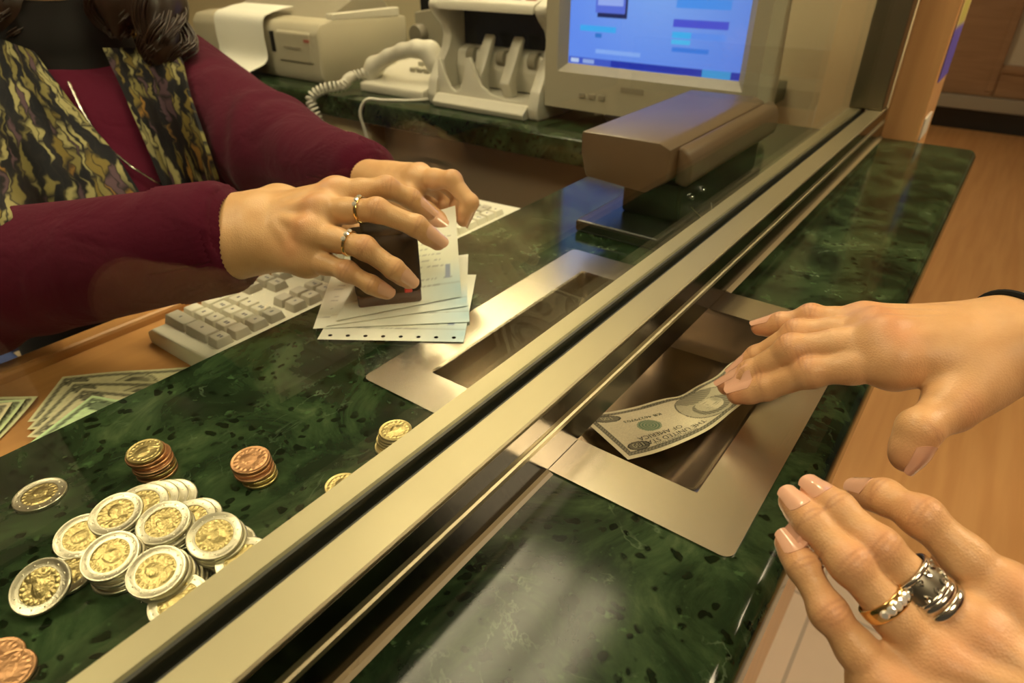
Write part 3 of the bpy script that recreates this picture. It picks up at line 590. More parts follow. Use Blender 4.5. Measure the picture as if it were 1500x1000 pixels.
sw.limb(SL, EL, .063, .060, .03); sw.limb(EL, TL['wrist'], .058, .038, .03)
sw.limb(SR, ER, .063, .060, .03); sw.limb(ER, TR['wrist'], .060, .0415, .03)
cl_r = dep(352, 350, .525); dr_r = TR['wrist']-ER; dr_r /= np.linalg.norm(dr_r)
cl_l = dep(553, 256, .645); dr_l = TL['wrist']-EL; dr_l /= np.linalg.norm(dr_l)
def sleeve_cut(X):
    c = np.where(np.hypot(X[..., 0]+1.03, X[..., 1]-.39) < .105, X[..., 2]-.132, X[..., 2]-.2)
    near_r = np.where((X[..., 0] > -.62) & (X[..., 1] < .36), (X-cl_r)@dr_r, -1.0); near_l = np.where((X[..., 0] > -.62) & (X[..., 1] >= .36), (X-cl_l)@dr_l, -1.0)
    return np.maximum(np.maximum(c, -.175-X[..., 2]), np.maximum(near_r, near_l))
V, F = sw.surface(.005, 0, sleeve_cut)
def folds(V, E_, amp, axis):
    d = V-E_; r = np.linalg.norm(d, axis=1); t = d@axis; return amp*np.exp(-(r/.085)**2)*np.sin(t*95+2.2*np.sin(d[:, 2]*26+d[:, 1]*31)+1.3*np.sin(d[:, 0]*47))
for E_, ax_ in ((EL, (TL['wrist']-EL)), (ER, (TR['wrist']-ER))):
    ax_ = ax_/np.linalg.norm(ax_); n = V-E_; n -= (n@ax_)[:, None]*ax_; n /= np.linalg.norm(n, axis=1)[:, None]+1e-9; V = V+n*folds(V, E_, .0035, ax_)[:, None]
G().add(V, F).build('sweater', M['knit'], parent=clerk, smooth=True, angle=70)
for c, d, H, rr in ((cl_r, dr_r, tr, 1), (cl_l, dr_l, tl, 1)):           # ribbed cuffs
    g = G(); u = np.cross(d, (0, 0, 1.)); u /= np.linalg.norm(u); w = np.cross(d, u); nn = 120; th = np.linspace(0, 2*math.pi, nn, endpoint=False); P = []
    for s_ in np.linspace(-.055, .004, 24):
        dd = np.cos(th)[:, None]*u+np.sin(th)[:, None]*w; p = c+d*min(s_, -.004)+dd*.07
        for _ in range(8): p = p-dd*sw.eval(p)[:, None]
        row = list(p+d*(s_-min(s_, -.004))+dd*(.0014*(np.arange(nn) % 2)+.0012-.013*max(0, (s_+.012)/.016)**2)[:, None])
        P.append(row+[row[0]])
    g.grid(np.array(P)); g.build('cuff', M['knit'], parent=clerk, smooth=True, angle=80)
tb = Body(); tb.group(.03); tb.egg((-.99, .395, -.38), (.148, .21, .14), .05).egg((-.98, .39, -.22), (.118, .195, .16), .06)
for s in (-1, 1): tb.limb((-.97, .40+s*.085, -.43), (-.62, .40+s*.10, -.45), .087, .066, .05); tb.limb((-.62, .40+s*.10, -.45), (-.66, .40+s*.10, -.93), .065, .055, .02)
shell(tb, 'trousers', M['trousers'], clerk, .009, .0, lambda X: np.maximum(X[..., 2]+.16, -.985-X[..., 2]))
for s in (-1, 1): sh = Body(); sh.group(.01); sh.limb((-.68, .40+s*.10, -1.005), (-.53, .40+s*.11, -1.015), .042, .032, .02); shell(sh, 'shoe', M['black'], clerk, .006, 0, lambda X: -1.048-X[..., 2])
# black roll collar under the scarf
cb = Body(); cb.group(.01); cb.limb((-1.02, .39, .085), (-1.025, .39, .135), .102, .084, .02); cb.limb((-1.03, .39, .135), (-1.03, .39, .205), .080, .064, .02); shell(cb, 'collar', M['softblack'], clerk, .005, 0, lambda X: X[..., 2]-.205)
# scarf ends hanging on the chest: laid on the sweater
def drape(rows, off, d0=.70):
    R = np.array([[ray(u, v) for u, v in r] for r in rows]); d = np.full(R.shape[:2], d0)
    for _ in range(40): d = np.clip(d+(sw.eval(_c+R*d[..., None])-off)*.75, .5, 1.05)
    return _c+R*d[..., None]
def band(left, right, nu, nv):
    """rows of picture points between two edges, top to bottom"""
    L = np.array(left, float); R = np.array(right, float); t = np.linspace(0, 1, nu); k = np.linspace(0, 1, len(L)); rows = []
    for a in t:
        l = [np.interp(a, k, L[:, 0]), np.interp(a, k, L[:, 1])]; r = [np.interp(a, k, R[:, 0]), np.interp(a, k, R[:, 1])]
        rows.append([(l[0]+(r[0]-l[0])*b, l[1]+(r[1]-l[1])*b) for b in np.linspace(0, 1, nv)])
    return rows
def scarf_end(left, right, off, nu, nv, seed, uv0):
    P = drape(band(left, right, nu, nv), off); r = np.random.default_rng(seed)
    for _ in range(3): P[1:-1, 1:-1] = (P[1:-1, 1:-1]*2+P[:-2, 1:-1]+P[2:, 1:-1]+P[1:-1, :-2]+P[1:-1, 2:])/6
    v = np.linspace(0, 1, nv); f = .0035*np.sin(v*22+seed)[None, :]*np.linspace(.7, 1, nu)[:, None]+.0025*np.sin(np.linspace(0, 7, nu))[:, None]*np.sin(v*9)[None]
    P = P+(_c-P)/np.linalg.norm(_c-P, axis=2)[..., None]*f[..., None]
    A, B = np.meshgrid(np.linspace(0, 1, nu), np.linspace(0, 1, nv), indexing='ij'); col = np.stack([uv0+B*.9*(nv/nu)*1.3, A*1.2, A*0], -1).reshape(-1, 3)
    return P, np.concatenate([col, col])
s1 = scarf_end([(-70, 30), (-90, 130), (-110, 230), (-120, 330)], [(50, 75), (105, 150), (170, 225), (235, 330)], .012, 40, 40, 2, 0)
s2 = scarf_end([(150, 70), (178, 130), (215, 215), (262, 330)], [(262, 70), (276, 140), (300, 215), (338, 330)], .012, 40, 22, 5, 3.0)
scarf = G().sheet(s1[0], .004).build('scarf', M['scarf'], parent=clerk, smooth=True, angle=70, col=s1[1])
G().sheet(s2[0], .004).build('scarf_end', M['scarf'], parent=scarf, smooth=True, angle=70, col=s2[1])
g = G(); nn = 60; P = []                                              # the loop round the neck
for t in np.linspace(0, 2*math.pi, nn):
    c = np.array([-1.03+.085*math.cos(t), .39+.100*math.sin(t), .125-.035*math.cos(t)]); o = np.array([math.cos(t), math.sin(t), 0])
    P.append([c+o*.022*math.cos(a)+np.array([0, 0, .034*math.sin(a)])+o*.004*math.sin(5*a+3*t) for a in np.linspace(0, 2*math.pi, 17)])
P = np.array(P); A, B = np.meshgrid(np.linspace(0, 4, nn), np.linspace(0, .5, 17), indexing='ij'); g.grid(P); g.build('scarf_loop', M['scarf'], parent=scarf, smooth=True, angle=None, col=np.stack([B+5, A, A*0], -1).reshape(-1, 3))
# necklace: a fine chain lying in a V
rows = drape([[(100, 120)], [(118, 158)], [(139, 193)], [(165, 222)], [(195, 246)], [(228, 267)], [(247, 273)], [(252, 268)], [(254, 240)], [(240, 190)], [(215, 130)]], .006)
pts = rows[:, 0]; tt = np.linspace(0, len(pts)-1, 70); chain = np.stack([np.interp(tt, range(len(pts)), pts[:, i]) for i in range(3)], 1)
g = G().tube(chain, .0013+.0007*(np.arange(70) % 2), 7); g.build('necklace', M['silver'], parent=clerk, smooth=True)
# hair: a soft mass and long loose curls
hb = Body(); hb.group(.03); hb.egg(hq(-.022, 0, .040), (.098, .092, .105), .03); hb.egg(hq(-.05, 0, -.06), (.075, .095, .11), .04)
lock = [dep(212, -150, .83), dep(224, -60, .815), dep(232, 10, .80), dep(240, 68, .80), dep(246, 104, .81)]
lock2 = [dep(-60, -110, .80), dep(-50, -20, .79), dep(-42, 50, .79), dep(-30, 100, .80)]
lock3 = [dep(30, -150, .80), dep(18, -60, .78), dep(14, 10, .775), dep(16, 72, .785)]; lock4 = [dep(150, -150, .82), dep(160, -60, .80), dep(166, 0, .79), dep(172, 52, .795)]
for L_, rr in ((lock3, (.03, .026, .022, .008)), (lock4, (.03, .022, .018, .006)), (lock, (.032, .034, .030, .020, .008)), (lock2, (.03, .03, .026, .010))):
    for i in range(len(L_)-1): hb.limb(L_[i], L_[i+1], rr[i], rr[i+1], .02)
hb.limb(lock3[0], hq(-.01, -.06, .02), .03, .05, .03); hb.limb(lock4[0], hq(-.01, .06, .02), .03, .05, .03); hb.limb(lock[0], hq(-.03, .06, -.02), .04, .06, .03); hb.limb(lock2[0], hq(-.03, -.06, -.02), .04, .06, .03)
hair = shell(hb, 'hair', M['hair'], clerk, .006, 0)
g = G(); r = np.random.default_rng(3)
for L_, n_, w_ in ((lock, 20, .036), (lock2, 10, .032), (lock3, 10, .026), (lock4, 8, .022)):
    L_ = np.array(L_); k = np.linspace(0, 1, len(L_))
    for q in range(n_):                                  # locks of strands that wave together
        th = r.uniform(0, 6.28); rad = w_*(.35+.65*r.random()); cu_ = r.uniform(.007, .013); fr = r.uniform(9, 15); ph = r.uniform(0, 6.28); e1_ = r.uniform(.86, 1.06)
        for m_ in range(16):
            t = np.linspace(r.uniform(0, .2), e1_-r.uniform(0, .10), 40); c = np.stack([np.interp(t, k, L_[:, i]) for i in range(3)], 1); over = np.clip(t-1, 0, None)[:, None]*(L_[-1]-L_[-2])*2.5; env = np.clip(1.2-t*.5, .4, 1.1)
            a2 = th+r.normal(0, .16); rr = rad+r.normal(0, .0035); off = (_rt*math.cos(a2)+_fw*math.sin(a2)*-.9)[None]*(rr*env)[:, None]; p2 = ph+r.normal(0, .22)
            wig = _rt[None]*(cu_*np.sin(fr*t+p2))[:, None]+_fw[None]*(cu_*np.cos(fr*t+p2))[:, None]
            g.tube(c+over+off+wig, np.linspace(.0017, .0007, 40), 5)
g.build('curls', M['hair'], parent=hair, smooth=True, angle=None)
# her rings
for H, i, f, w in ((tr, 1, .74, .0032), (tr, 2, .74, .0030)):
    c, a, n, sd, fn = ring_fit(H, i, f)
    rg = G().add(*flare(c, a, n, sd, fn, w, .0012)).build('finger_ring', M['gold'], parent=clerk, smooth=True, angle=50)
    g = G()
    for k in (-1, 0, 1):
        d = n*math.cos(k*.42-.25)+sd*math.sin(k*.42-.25); p = c+d*(fn(k*.42-.25)+.0016); g.lathe([(0, -.0008), (.0019, -.0004), (.0021, .0003), (.0013, .0011), (0, .0011)], p, 10, axis=d)
    g.build('stone', M['stone'], parent=rg)

# ---- the customer: only the two hands and wrists come into the picture
cust = thing('person', (.56, .34, FZ), 'standing customer reaching over the counter with bare hands and silver rings', 'person')
core = Body(); core.group(.03)
EHR, EHL, SHR, SHL = np.array([.255, .545, .06]), np.array([.375, .185, -.03]), np.array([.54, .53, .28]), np.array([.56, .17, .28])
core.egg((.58, .35, -.12), (.115, .165, .12), .05).egg((.58, .35, .04), (.10, .14, .14), .06).egg((.575, .35, .20), (.11, .165, .15), .05).limb(SHR, SHL, .05, .05, .04).limb((.58, .35, .28), (.565, .35, .42), .055, .05, .04)
for S, E_, W in ((SHR, EHR, HR['fore']), (SHL, EHL, HL['fore'])): core.limb(S, E_, .045, .039, .03); core.limb(E_, W, .039, .0325, .02)
for s in (-1, 1): core.limb((.58, .35+s*.08, -.15), (.57, .35+s*.085, -.58), .082, .055, .05); core.limb((.57, .35+s*.085, -.58), (.59, .35+s*.085, -.97), .054, .036, .02); core.limb((.59, .35+s*.085, -1.01), (.45, .35+s*.095, -1.02), .036, .027, .02)
cq = head(core, (.55, .35, .54), -1, .15)
g, C = join_meshes([core.surface(.009)+(None,), hr.mesh(.0009), hl.mesh(.0009)])
g.build('body', M['skin'], parent=cust, smooth=True, angle=None, col=C)
for H in (hr, hl):
    for i in range(5): H.nail(i).build('fingernail', M['nail'], parent=cust, smooth=True, angle=60)
sb = Body(); sb.group(.03); sb.egg((.58, .35, -.08), (.125, .175, .13), .05).egg((.58, .35, .04), (.11, .15, .14), .06).egg((.575, .35, .20), (.12, .175, .15), .05).limb(SHR, SHL, .06, .06, .04).limb((.58, .35, .28), (.57, .35, .38), .065, .06, .04)
for S, E_, W in ((SHR, EHR, HR['fore']), (SHL, EHL, HL['fore'])): sb.limb(S, E_, .056, .047, .03); sb.limb(E_, E_*.35+W*.65, .047, .040, .02)
shell(sb, 'jumper', M['darkred'], cust, .009, 0, lambda X: np.maximum(X[..., 2]-.365, -.17-X[..., 2]))
tb = Body(); tb.group(.03); tb.egg((.58, .35, -.12), (.122, .172, .12), .05)
for s in (-1, 1): tb.limb((.58, .35+s*.08, -.15), (.57, .35+s*.085, -.58), .09, .068, .05); tb.limb((.57, .35+s*.085, -.58), (.59, .35+s*.085, -.95), .067, .06, .02)
shell(tb, 'trousers', M['trousers'], cust, .009, 0, lambda X: -.99-X[..., 2])
for s in (-1, 1): sh = Body(); sh.group(.01); sh.limb((.60, .35+s*.085, -1.005), (.45, .35+s*.095, -1.015), .042, .032, .02); shell(sh, 'shoe', M['black'], cust, .007, 0, lambda X: -1.048-X[..., 2])
hb = Body(); hb.group(.03); hb.egg(cq(-.022, 0, .042), (.098, .084, .104), .03); hb.egg(cq(-.05, 0, -.05), (.06, .08, .10), .04); shell(hb, 'hair', M['hair'], cust, .007, 0)
# dark hair tie on the right wrist
def wrist_band(H, p, d):
    u = np.cross(d, H.up); u /= np.linalg.norm(u); w = np.cross(u, d); pts = []
    t = np.linspace(0, 2*math.pi, 50); dd = np.cos(t)[:, None]*u+np.sin(t)[:, None]*w; q = p+dd*.05
    for _ in range(10): q = q-dd*H.b.eval(q)[:, None]
    pts = q+dd*.0012
    return np.array(pts)
dw = HR['fore']-HR['wrist']; dw /= np.linalg.norm(dw)
G().tube(wrist_band(hr, HR['wrist']+dw*.004, dw), .0022, 8, cap=False).build('hair_tie', M['softblack'], parent=cust, smooth=True)
# rings of the left hand
c, a, n, sd, fn = ring_fit(hl, 2, .60)
rg = G().add(*flare(c, a, n, sd, fn, .0062, .0011)).build('finger_ring', M['gold'], parent=cust, smooth=True, angle=50); tag(rg, 'gold ring with small diamonds on the ring finger')
g = G()
for k in range(-2, 3): d = n*math.cos(k*.30)+sd*math.sin(k*.30); p = c+d*(fn(k*.30)+.0013); g.lathe([(0, -.0008), (.0017, -.0004), (.0019, .0003), (.0012, .0010), (0, .0010)], p, 10, axis=d)
g.build('stone', M['stone'], parent=rg)
c, a, n, sd, fn = ring_fit(hl, 1, .60)
rg = G().add(*flare(c, a, n, sd, fn, .0115, .0010)).build('finger_ring', M['darksilver'], parent=cust, smooth=True, angle=50); tag(rg, 'wide dark silver ring with floral relief on the middle finger')
g = G()
for e in (-1, 1):
    g.add(*flare(c+a*e*.0050, a, n, sd, lambda t: fn(t)+.0006, .0020, .0010))
r = np.random.default_rng(9)
for k in range(26):
    t = k/26*2*math.pi; d = n*math.cos(t)+sd*math.sin(t); o = a*(.0018 if k % 2 else -.0018); b_ = np.cross(d, a); p = c+o+d*(fn(t)+.0011)
    s0 = np.array([p+a*.0021*math.cos(x)*(1 if k % 2 else -1)+b_*.0011*math.sin(2*x) for x in np.linspace(-1.3, 1.6, 9)]); g.tube(s0, np.linspace(.0003, .00075, 9), 6)
g.build('relief', M['silver'], parent=rg, smooth=True)
c, a, n, sd, fn = ring_fit(hl, 1, .41)
g = G()
for o, w in ((-.0022, .0036), (.0018, .0030)): g.add(*flare(c+a*o, a, n, sd, fn, w, .0015))
tag(g.build('finger_ring', M['silver'], parent=cust, smooth=True, angle=50), 'polished double band silver ring on the middle finger')

# ------------------------------------------------------------------ money
def note_picture(w, h, seed=0, denom=True):
    """colours of a green-grey banknote: border, oval portrait medallion, seal, numerals' grounds; row = along, column = across (from the lower edge)"""
    X, Y = np.meshgrid((np.arange(w)+.5)/w*156, (np.arange(h)+.5)/h*66, indexing='ij'); r = np.random.default_rng(seed)
    base = np.array([.66, .61, .41]); ink = np.array([.020, .022, .014]); C = np.ones((w, h, 3))*base
    e = np.minimum.reduce([X, 156-X, Y, 66-Y]); along = np.where(np.minimum(X, 156-X) < np.minimum(Y, 66-Y), Y, X)
    band = (e > 4.2) & (e < 7.2); pat = .5+.5*np.sin(along*2.3)*np.sin(e*2.1); k = np.where(band, .50+.45*pat, 0); k = np.where((np.abs(e-4.2) < .45) | (np.abs(e-7.2) < .35), .9, k)
    fine = ((np.sin(Y*6)+np.sin(X*5+Y*2)) > 1.2)*.10; k = np.maximum(k, np.where(e > 7.5, fine, 0))
    o = ((X-68)/21)**2+((Y-33)/26)**2; k = np.where(o < 1, .34+.16*np.sin(Y*3.4), k); k = np.where(np.abs(o-1) < .05, .8, k)
    hd = ((X-69)/9)**2+((Y-37)/12.5)**2 < 1; hair = ((X-69)/13)**2+((Y-40)/15)**2 < 1; bust = (((X-68)/17)**2+((Y-11)/14)**2 < 1) & (o < 1)
    k = np.where(hair, .72+.14*np.sin(X*3), k); k = np.where(bust, .62+.15*np.sin(X*2+Y), k); k = np.where(hd, .14+.16*(X > 71), k)
    for ex, ey, ea, eb, ev in ((65.5, 40, 2.6, 1.3, .62), (72.5, 40, 2.4, 1.2, .55), (69.8, 35.5, 1.1, 3.2, .45), (69, 30.5, 3.2, .9, .6), (62, 36, 2.6, 8, .5), (69, 26, 6, 1.6, .42), (65.5, 42.6, 3, .7, .6), (72.5, 42.6, 3, .7, .55)):
        k = np.maximum(k, ev*np.exp(-((X-ex)/ea)**2-((Y-ey)/eb)**2))
    k = np.where(hd, k+.10*np.clip((66-X)/6, 0, 1), k)
    for cx, cy, a, b in ((18, 13, 10, 5), (139, 13, 10, 5.5), (17, 54, 9, 5), (139, 54, 8, 4.5)):
        q = ((X-cx)/a)**2+((Y-cy)/b)**2; k = np.where(q < 1, .75, k); k = np.where(np.abs(q-1) < .16, .95, k)
    C = base+(ink-base)*np.clip(k, 0, 1)[..., None]
    s = ((X-118)**2+(Y-34)**2) < 8.6**2; rr = np.sqrt((X-118)**2+(Y-34)**2); gk = np.where(s, .72+.2*np.sin(rr*3), 0)
    C = C+(np.array([.035, .15, .07])-C)*np.clip(gk, 0, 1)[..., None]
    s = ((X-34)**2+(Y-36)**2) < 8.0**2; C = C+(ink-C)*(np.where(s, .6, 0))[..., None]
    return C*(1+.05*r.standard_normal((w, h, 1)))
def curve_interp(P, s):
    P = np.asarray(P, float); l = np.r_[0, np.cumsum(np.linalg.norm(np.diff(P, axis=0), axis=1))]; d = np.gradient(P, l, axis=0, edge_order=1)
    i = np.clip(np.searchsorted(l, s)-1, 0, len(l)-2); h = (l[i+1]-l[i])[:, None]; t = ((s-l[i])[:, None])/h
    t_ = np.clip(t, 0, 1); o = P[i]*(2*t_**3-3*t_**2+1)+h*d[i]*(t_**3-2*t_**2+t_)+P[i+1]*(3*t_**2-2*t_**3)+h*d[i+1]*(t_**3-t_**2)
    return o+np.where(t > 1, (t-1)*h, 0)*d[i+1]
low = [lev(920, 673, -.026), lev(960, 663, -.0275), lev(1000, 648, -.024), lev(1040, 628, -.012), lev(1078, 598, .0055), lev(1120, 568, .0105), lev(1165, 542, .012)]
hi = [(-.186, .330, -.033), (-.170, .343, -.0335), lev(928, 596, -.033), lev(976, 583, -.031), lev(994, 580, -.029), lev(1020, 566, -.025), lev(1050, 550, -.019), lev(1070, 532, -.013), lev(1098, 519, -.008), lev(1140, 495, -.006)]
NU, NV = 250, 106; s_ = np.linspace(0, 1, NU)
LOW = curve_interp(low, s_*.150); HI = curve_interp(hi, s_*.150)
tv = np.linspace(0, 1, NV); GRID = LOW[:, None]*(1-tv)[None, :, None]+HI[:, None]*tv[None, :, None]
GRID[..., 2] += (.0022*np.sin(tv*math.pi))[None]*np.sin(s_*9)[:, None]
pic = note_picture(NU, NV, 3)[::-1, ::-1]                           # the note lies upside down to us
g = G().sheet(GRID, .00012); V_ = np.concatenate(g.v)
_ = np.dot(np.cross(GRID[101, 50]-GRID[100, 50], GRID[100, 51]-GRID[100, 50]), (0, 0, 1)) > 0
bill = tag(g.build('banknote', M['paint'], smooth=True, angle=60, col=np.concatenate([pic.reshape(-1, 3)]*2)), 'hundred dollar banknote being pushed through the steel tray under the customer\'s fingers', 'banknote')
ORG[bill.name] = np.array(bill.location)
def on_bill(x, y):
    """x, y in mm on the note, read the right way up"""
    u = np.clip((1-x/156)*(NU-1), 0, NU-1.001); v = np.clip((1-y/66)*(NV-1), 0, NV-1.001); i = u.astype(int); j = v.astype(int); a = (u-i)[:, None]; b = (v-j)[:, None]
    p = GRID[i, j]*(1-a)*(1-b)+GRID[i+1, j]*a*(1-b)+GRID[i, j+1]*(1-a)*b+GRID[i+1, j+1]*a*b
    n = np.cross(GRID[i+1, j]-GRID[i, j], GRID[i, j+1]-GRID[i, j]); n /= np.linalg.norm(n, axis=1)[:, None]; n[n[:, 2] < 0] *= -1; return p+n*.00025
def bt(t, size, x, y, m=M['ink'], sx=1.0, nm='lettering'): text_shape(t, size, lambda a, b: on_bill(x+a, y+b), align='CENTER', sx=sx).build(nm, m, parent=bill)
bt('THE UNITED STATES', 6.4, 114, 52, sx=.95); bt('OF AMERICA', 6.4, 118, 45.6, sx=.95); bt('FEDERAL RESERVE NOTE', 2.7, 112, 57.2, sx=1.1); bt('ONE HUNDRED DOLLARS', 3.4, 78, 3.0, sx=1.35)
bt('KB 46279703', 5.2, 116, 20.5, mat('serial_ink', (.03, .06, .03), .7), 1.1, 'numerals'); pale = mat('pale_note_print', (.50, .48, .31), .7)
for cx, cy in ((139, 11), (139, 52.2), (17, 52.2), (18, 11)): bt('100', 6.6, cx, cy-.6, pale, 1.0, 'numerals')

def flat_note(c, ang, z, tint, seed, bend=.0, res=(80, 34), flipside=False):
    w, h = res; X, Y = np.meshgrid(np.linspace(-.078, .078, w), np.linspace(-.033, .033, h), indexing='ij'); ca, sa = math.cos(ang), math.sin(ang)
    P = np.stack([c[0]+X*ca-Y*sa, c[1]+X*sa+Y*ca, z+.0008+bend*(X/.078)**2+.0006*np.sin(X*60+seed)], -1)
    C = note_picture(w, h, seed)*np.array(tint); C = C[::-1, ::-1] if flipside else C
    return G().sheet(P, .00015).build('banknote', M['paint'], smooth=True, angle=60, col=np.concatenate([C.reshape(-1, 3)]*2))
dz = -.0748
lab = ['banknote at the bottom of the fan on the wooden desk', 'second banknote of the fan on the wooden desk', 'third banknote of the fan on the wooden desk', 'pale green banknote lying on top of the fan on the wooden desk']
for k in range(4):
    a0 = math.radians(45-7*k); ax_ = np.array([math.cos(a0), math.sin(a0)]); pv = np.array([-.592, .120])+np.array([.016, -.002])*k; c = pv+ax_*.078
    tag(flat_note(c, a0, dz+.0004+.0010*k, ((1.15, 1.2, 1.1), (1.1, 1.15, 1.05), (1.1, 1.12, 1.05), (.95, 1.35, 1.15))[k], k+10), lab[k], 'banknote', 'banknotes fanned on the desk')
lab = ['lowest banknote of the pile at the left end of the desk', 'greenish banknote low in the pile at the left end of the desk', 'pale banknote in the middle of the pile at the left end of the desk', 'orange tinted banknote in the pile at the left end of the desk', 'top banknote of the pile at the left end of the desk']
for k in range(5):
    a0 = math.radians(-52+5*k); tag(flat_note((-.572+.005*k, .034-.006*k), a0, dz+.0004+.0016*k, ((1.1, 1.2, 1), (1, 1.3, 1.05), (1.3, 1.3, 1.2), (1.5, .9, .6), (1.15, 1.25, 1.15))[k], k+20, .003), lab[k], 'banknote', 'banknotes piled at the left end of the desk')

# ------------------------------------------------------------------ coins
def coin_profile(R, t, rim=.0011): return [(0, 0), (R-.0003, 0), (R, .0003), (R, t-.0003), (R-.0003, t), (R-rim, t), (R-rim-.0004, t-.00022), (0, t-.00022)]
def relief(g, R, z, m, seed):
    """a head in low relief with a ring of small marks, as struck on coins"""
    r = np.random.default_rng(seed); n, mm = 34, 34; X, Y = np.meshgrid(np.linspace(-1, 1, n), np.linspace(-1, 1, mm), indexing='ij'); X = X*R; Y = Y*R
    q = ((X-.02*R)/(.36*R))**2+((Y-.12*R)/(.46*R))**2; h = .00050*np.clip(1.15-q, 0, 1)**.5+.00040*np.clip(1-((X)/(.55*R))**2-((Y+.62*R)/(.32*R))**2, 0, 1)**.5
    h += .00030*np.clip(1-((X+.30*R)/(.12*R))**2-((Y-.05*R)/(.14*R))**2, 0, 1); rad = np.sqrt(X*X+Y*Y); h += np.where((rad > .78*R) & (rad < .93*R), .00026*(np.sin(np.arctan2(Y, X)*18) > .1), 0)
    s = np.minimum(1, R*.985/np.maximum(rad, 1e-9)); g.grid(np.stack([X*s, Y*s, z+h*np.clip((1-rad/R)*12, 0, 1)], -1), m); return g
def bimetal():
    R, t, c = .0131, .0021, .0088
    g = G(); g.lathe([(c, .0001), (R-.0003, 0), (R, .0003), (R, t-.0003), (R-.0003, t), (R-.0012, t), (R-.0016, t-.00022), (c, t-.00022), (c, .0001)], (0, 0, 0), 56)
    for k in range(12):
        a = k*math.pi/6; g.lathe([(.0006, 0), (.0004, .00013), (0, .00016)], (.0106*math.cos(a), .0106*math.sin(a), t-.00024), 6)
    o = g.build('coin', M['coinsilver'], smooth=True, angle=40, base=(0, 0, 0))
    g = G().lathe([(c-.0001, .00015), (c-.0001, t-.00040)], (0, 0, 0), 48); relief(g, c, t-.00024, 0, 1); g.build('coin_centre', M['coingold'], parent=o, smooth=True, angle=50); return o
def plain(R, m):
    t = .0019; g = G().lathe(coin_profile(R, t), (0, 0, 0), 48); o = g.build('coin', m, smooth=True, angle=40, base=(0, 0, 0))
    relief(G(), R-.0015, t-.00016, 0, 2).build('coin_relief', m, parent=o, smooth=True, angle=50); return o
PROTO = dict(b=bimetal(), g=plain(.0099, M['coingold']), c=plain(.0110, M['coincopper'])); USED = set(); TH = dict(b=.0021, g=.0019, c=.0019)
def coin(kind, p, tilt, spin, label, group):
    o = PROTO[kind] if kind not in USED else copy_tree(PROTO[kind]); USED.add(kind)
    nrm = np.array(tilt, float); nrm /= np.linalg.norm(nrm); q = Vector((0, 0, 1)).rotation_difference(Vector(nrm))
    o.rotation_mode = 'QUATERNION'; from mathutils import Quaternion
    o.rotation_quaternion = q @ Quaternion((0, 0, 1), spin); o.location = (p[0], p[1], p[2]+T)
    tag(o, label, 'coin', group); return o
def pxdir(p, du, dv):      # ground offset that moves a point by (du, dv) picture pixels
    e = np.array([project(np.array(p)+d)-project(p) for d in ((.001, 0, 0), (0, .001, 0))]).T; return np.linalg.solve(e, (du, dv))*.001
def project(p):
    q = np.array(p, float)-_c; w = q@_fw; return np.array([750+F_PX*(q@_rt)/w, 500-F_PX*(q@_up)/w])
SP = np.random.default_rng(5)
def stack(u, v, kinds, slide, tilt, top_label, low_label, group, side='near'):
    """kinds from the bottom up; (u, v) = picture centre of the top coin's face; slide = px offset of the lowest coin from the top one"""
    n = len(kinds); zt = sum(TH[k] for k in kinds); top = lev(u, v, zt); d = pxdir(top, *slide); z = 0
    for i, k in enumerate(kinds):
        f = 1-i/max(n-1, 1); j = SP.normal(0, .0006, 2)*(f > 0); p = np.array([top[0]+d[0]*f+j[0], top[1]+d[1]*f+j[1], z+.0001]); a = (1-f)
        tn = np.array([tilt[0]*a, tilt[1]*a, 1]); lift = math.hypot(tilt[0], tilt[1])*a*(.0131 if k == 'b' else .0100)*.55
        coin(k, p+np.array([0, 0, lift]), tn, SP.uniform(0, 6.28), top_label if i == n-1 else low_label, None if i == n-1 else group); z += TH[k]
stack(212, 660, 'cgccccg', (12, 4), (.04, -.06), 'brass coin on top of the leftmost stack of small coins', 'small coin underneath the brass top of the leftmost small stack', 'coins in the leftmost small stack')
stack(367, 673, 'ggccc', (9, 8), (.05, -.05), 'copper coin on top of the small stack standing alone on the green marble', 'small coin under the lone copper coin stack top', 'coins in the lone copper stack')
stack(579, 629, 'gggggg', (-6, 4), (.0, .0), 'brass coin on top of the small stack beside the rail, below the tray', 'brass coin in the small stack beside the rail, below the tray', 'coins in the brass stack')
coin('g', lev(500, 702, .006), (0, 0, 1), 1, 'brass coin half hidden behind the rail between two stacks', None).location.z = T+.0001
coin('b', lev(58, 723, .002)-np.array([0, 0, .0019]), (0, 0, 1), 1.2, 'single silver-rimmed coin lying flat apart from the pile', None)
GP = 'silver-rimmed coins heaped in the pile'
stack(163, 815, 'bbbbb', (8, 3), (.16, -.16), 'silver-rimmed coin on the middle stack of the pile, left of the front stack', 'silver-rimmed coin under the middle stack of the pile', 'coins in the middle stack of the pile')
stack(230, 838, 'bbbbbb', (24, -8), (.17, -.15), 'silver-rimmed coin on top of the front stack of the pile', 'silver-rimmed coin fanned out under the front stack of the pile', 'coins in the front stack of the pile')
stack(315, 786, 'bbbbb', (18, 2), (.24, -.10), 'brightest silver-rimmed coin, on the pile\'s right-hand stack', 'silver-rimmed coin under the right-hand stack of the pile', 'coins in the right-hand stack of the pile')
stack(171, 753, 'bbbb', (10, -4), (.12, -.14), 'silver-rimmed coin on the far left stack of the pile', 'silver-rimmed coin under the far left stack of the pile', 'coins in the far left stack of the pile')
stack(240, 766, 'bbbb', (14, 2), (.14, -.12), 'silver-rimmed coin on the far middle stack of the pile', 'silver-rimmed coin under the far middle stack of the pile', 'coins in the far middle stack of the pile')
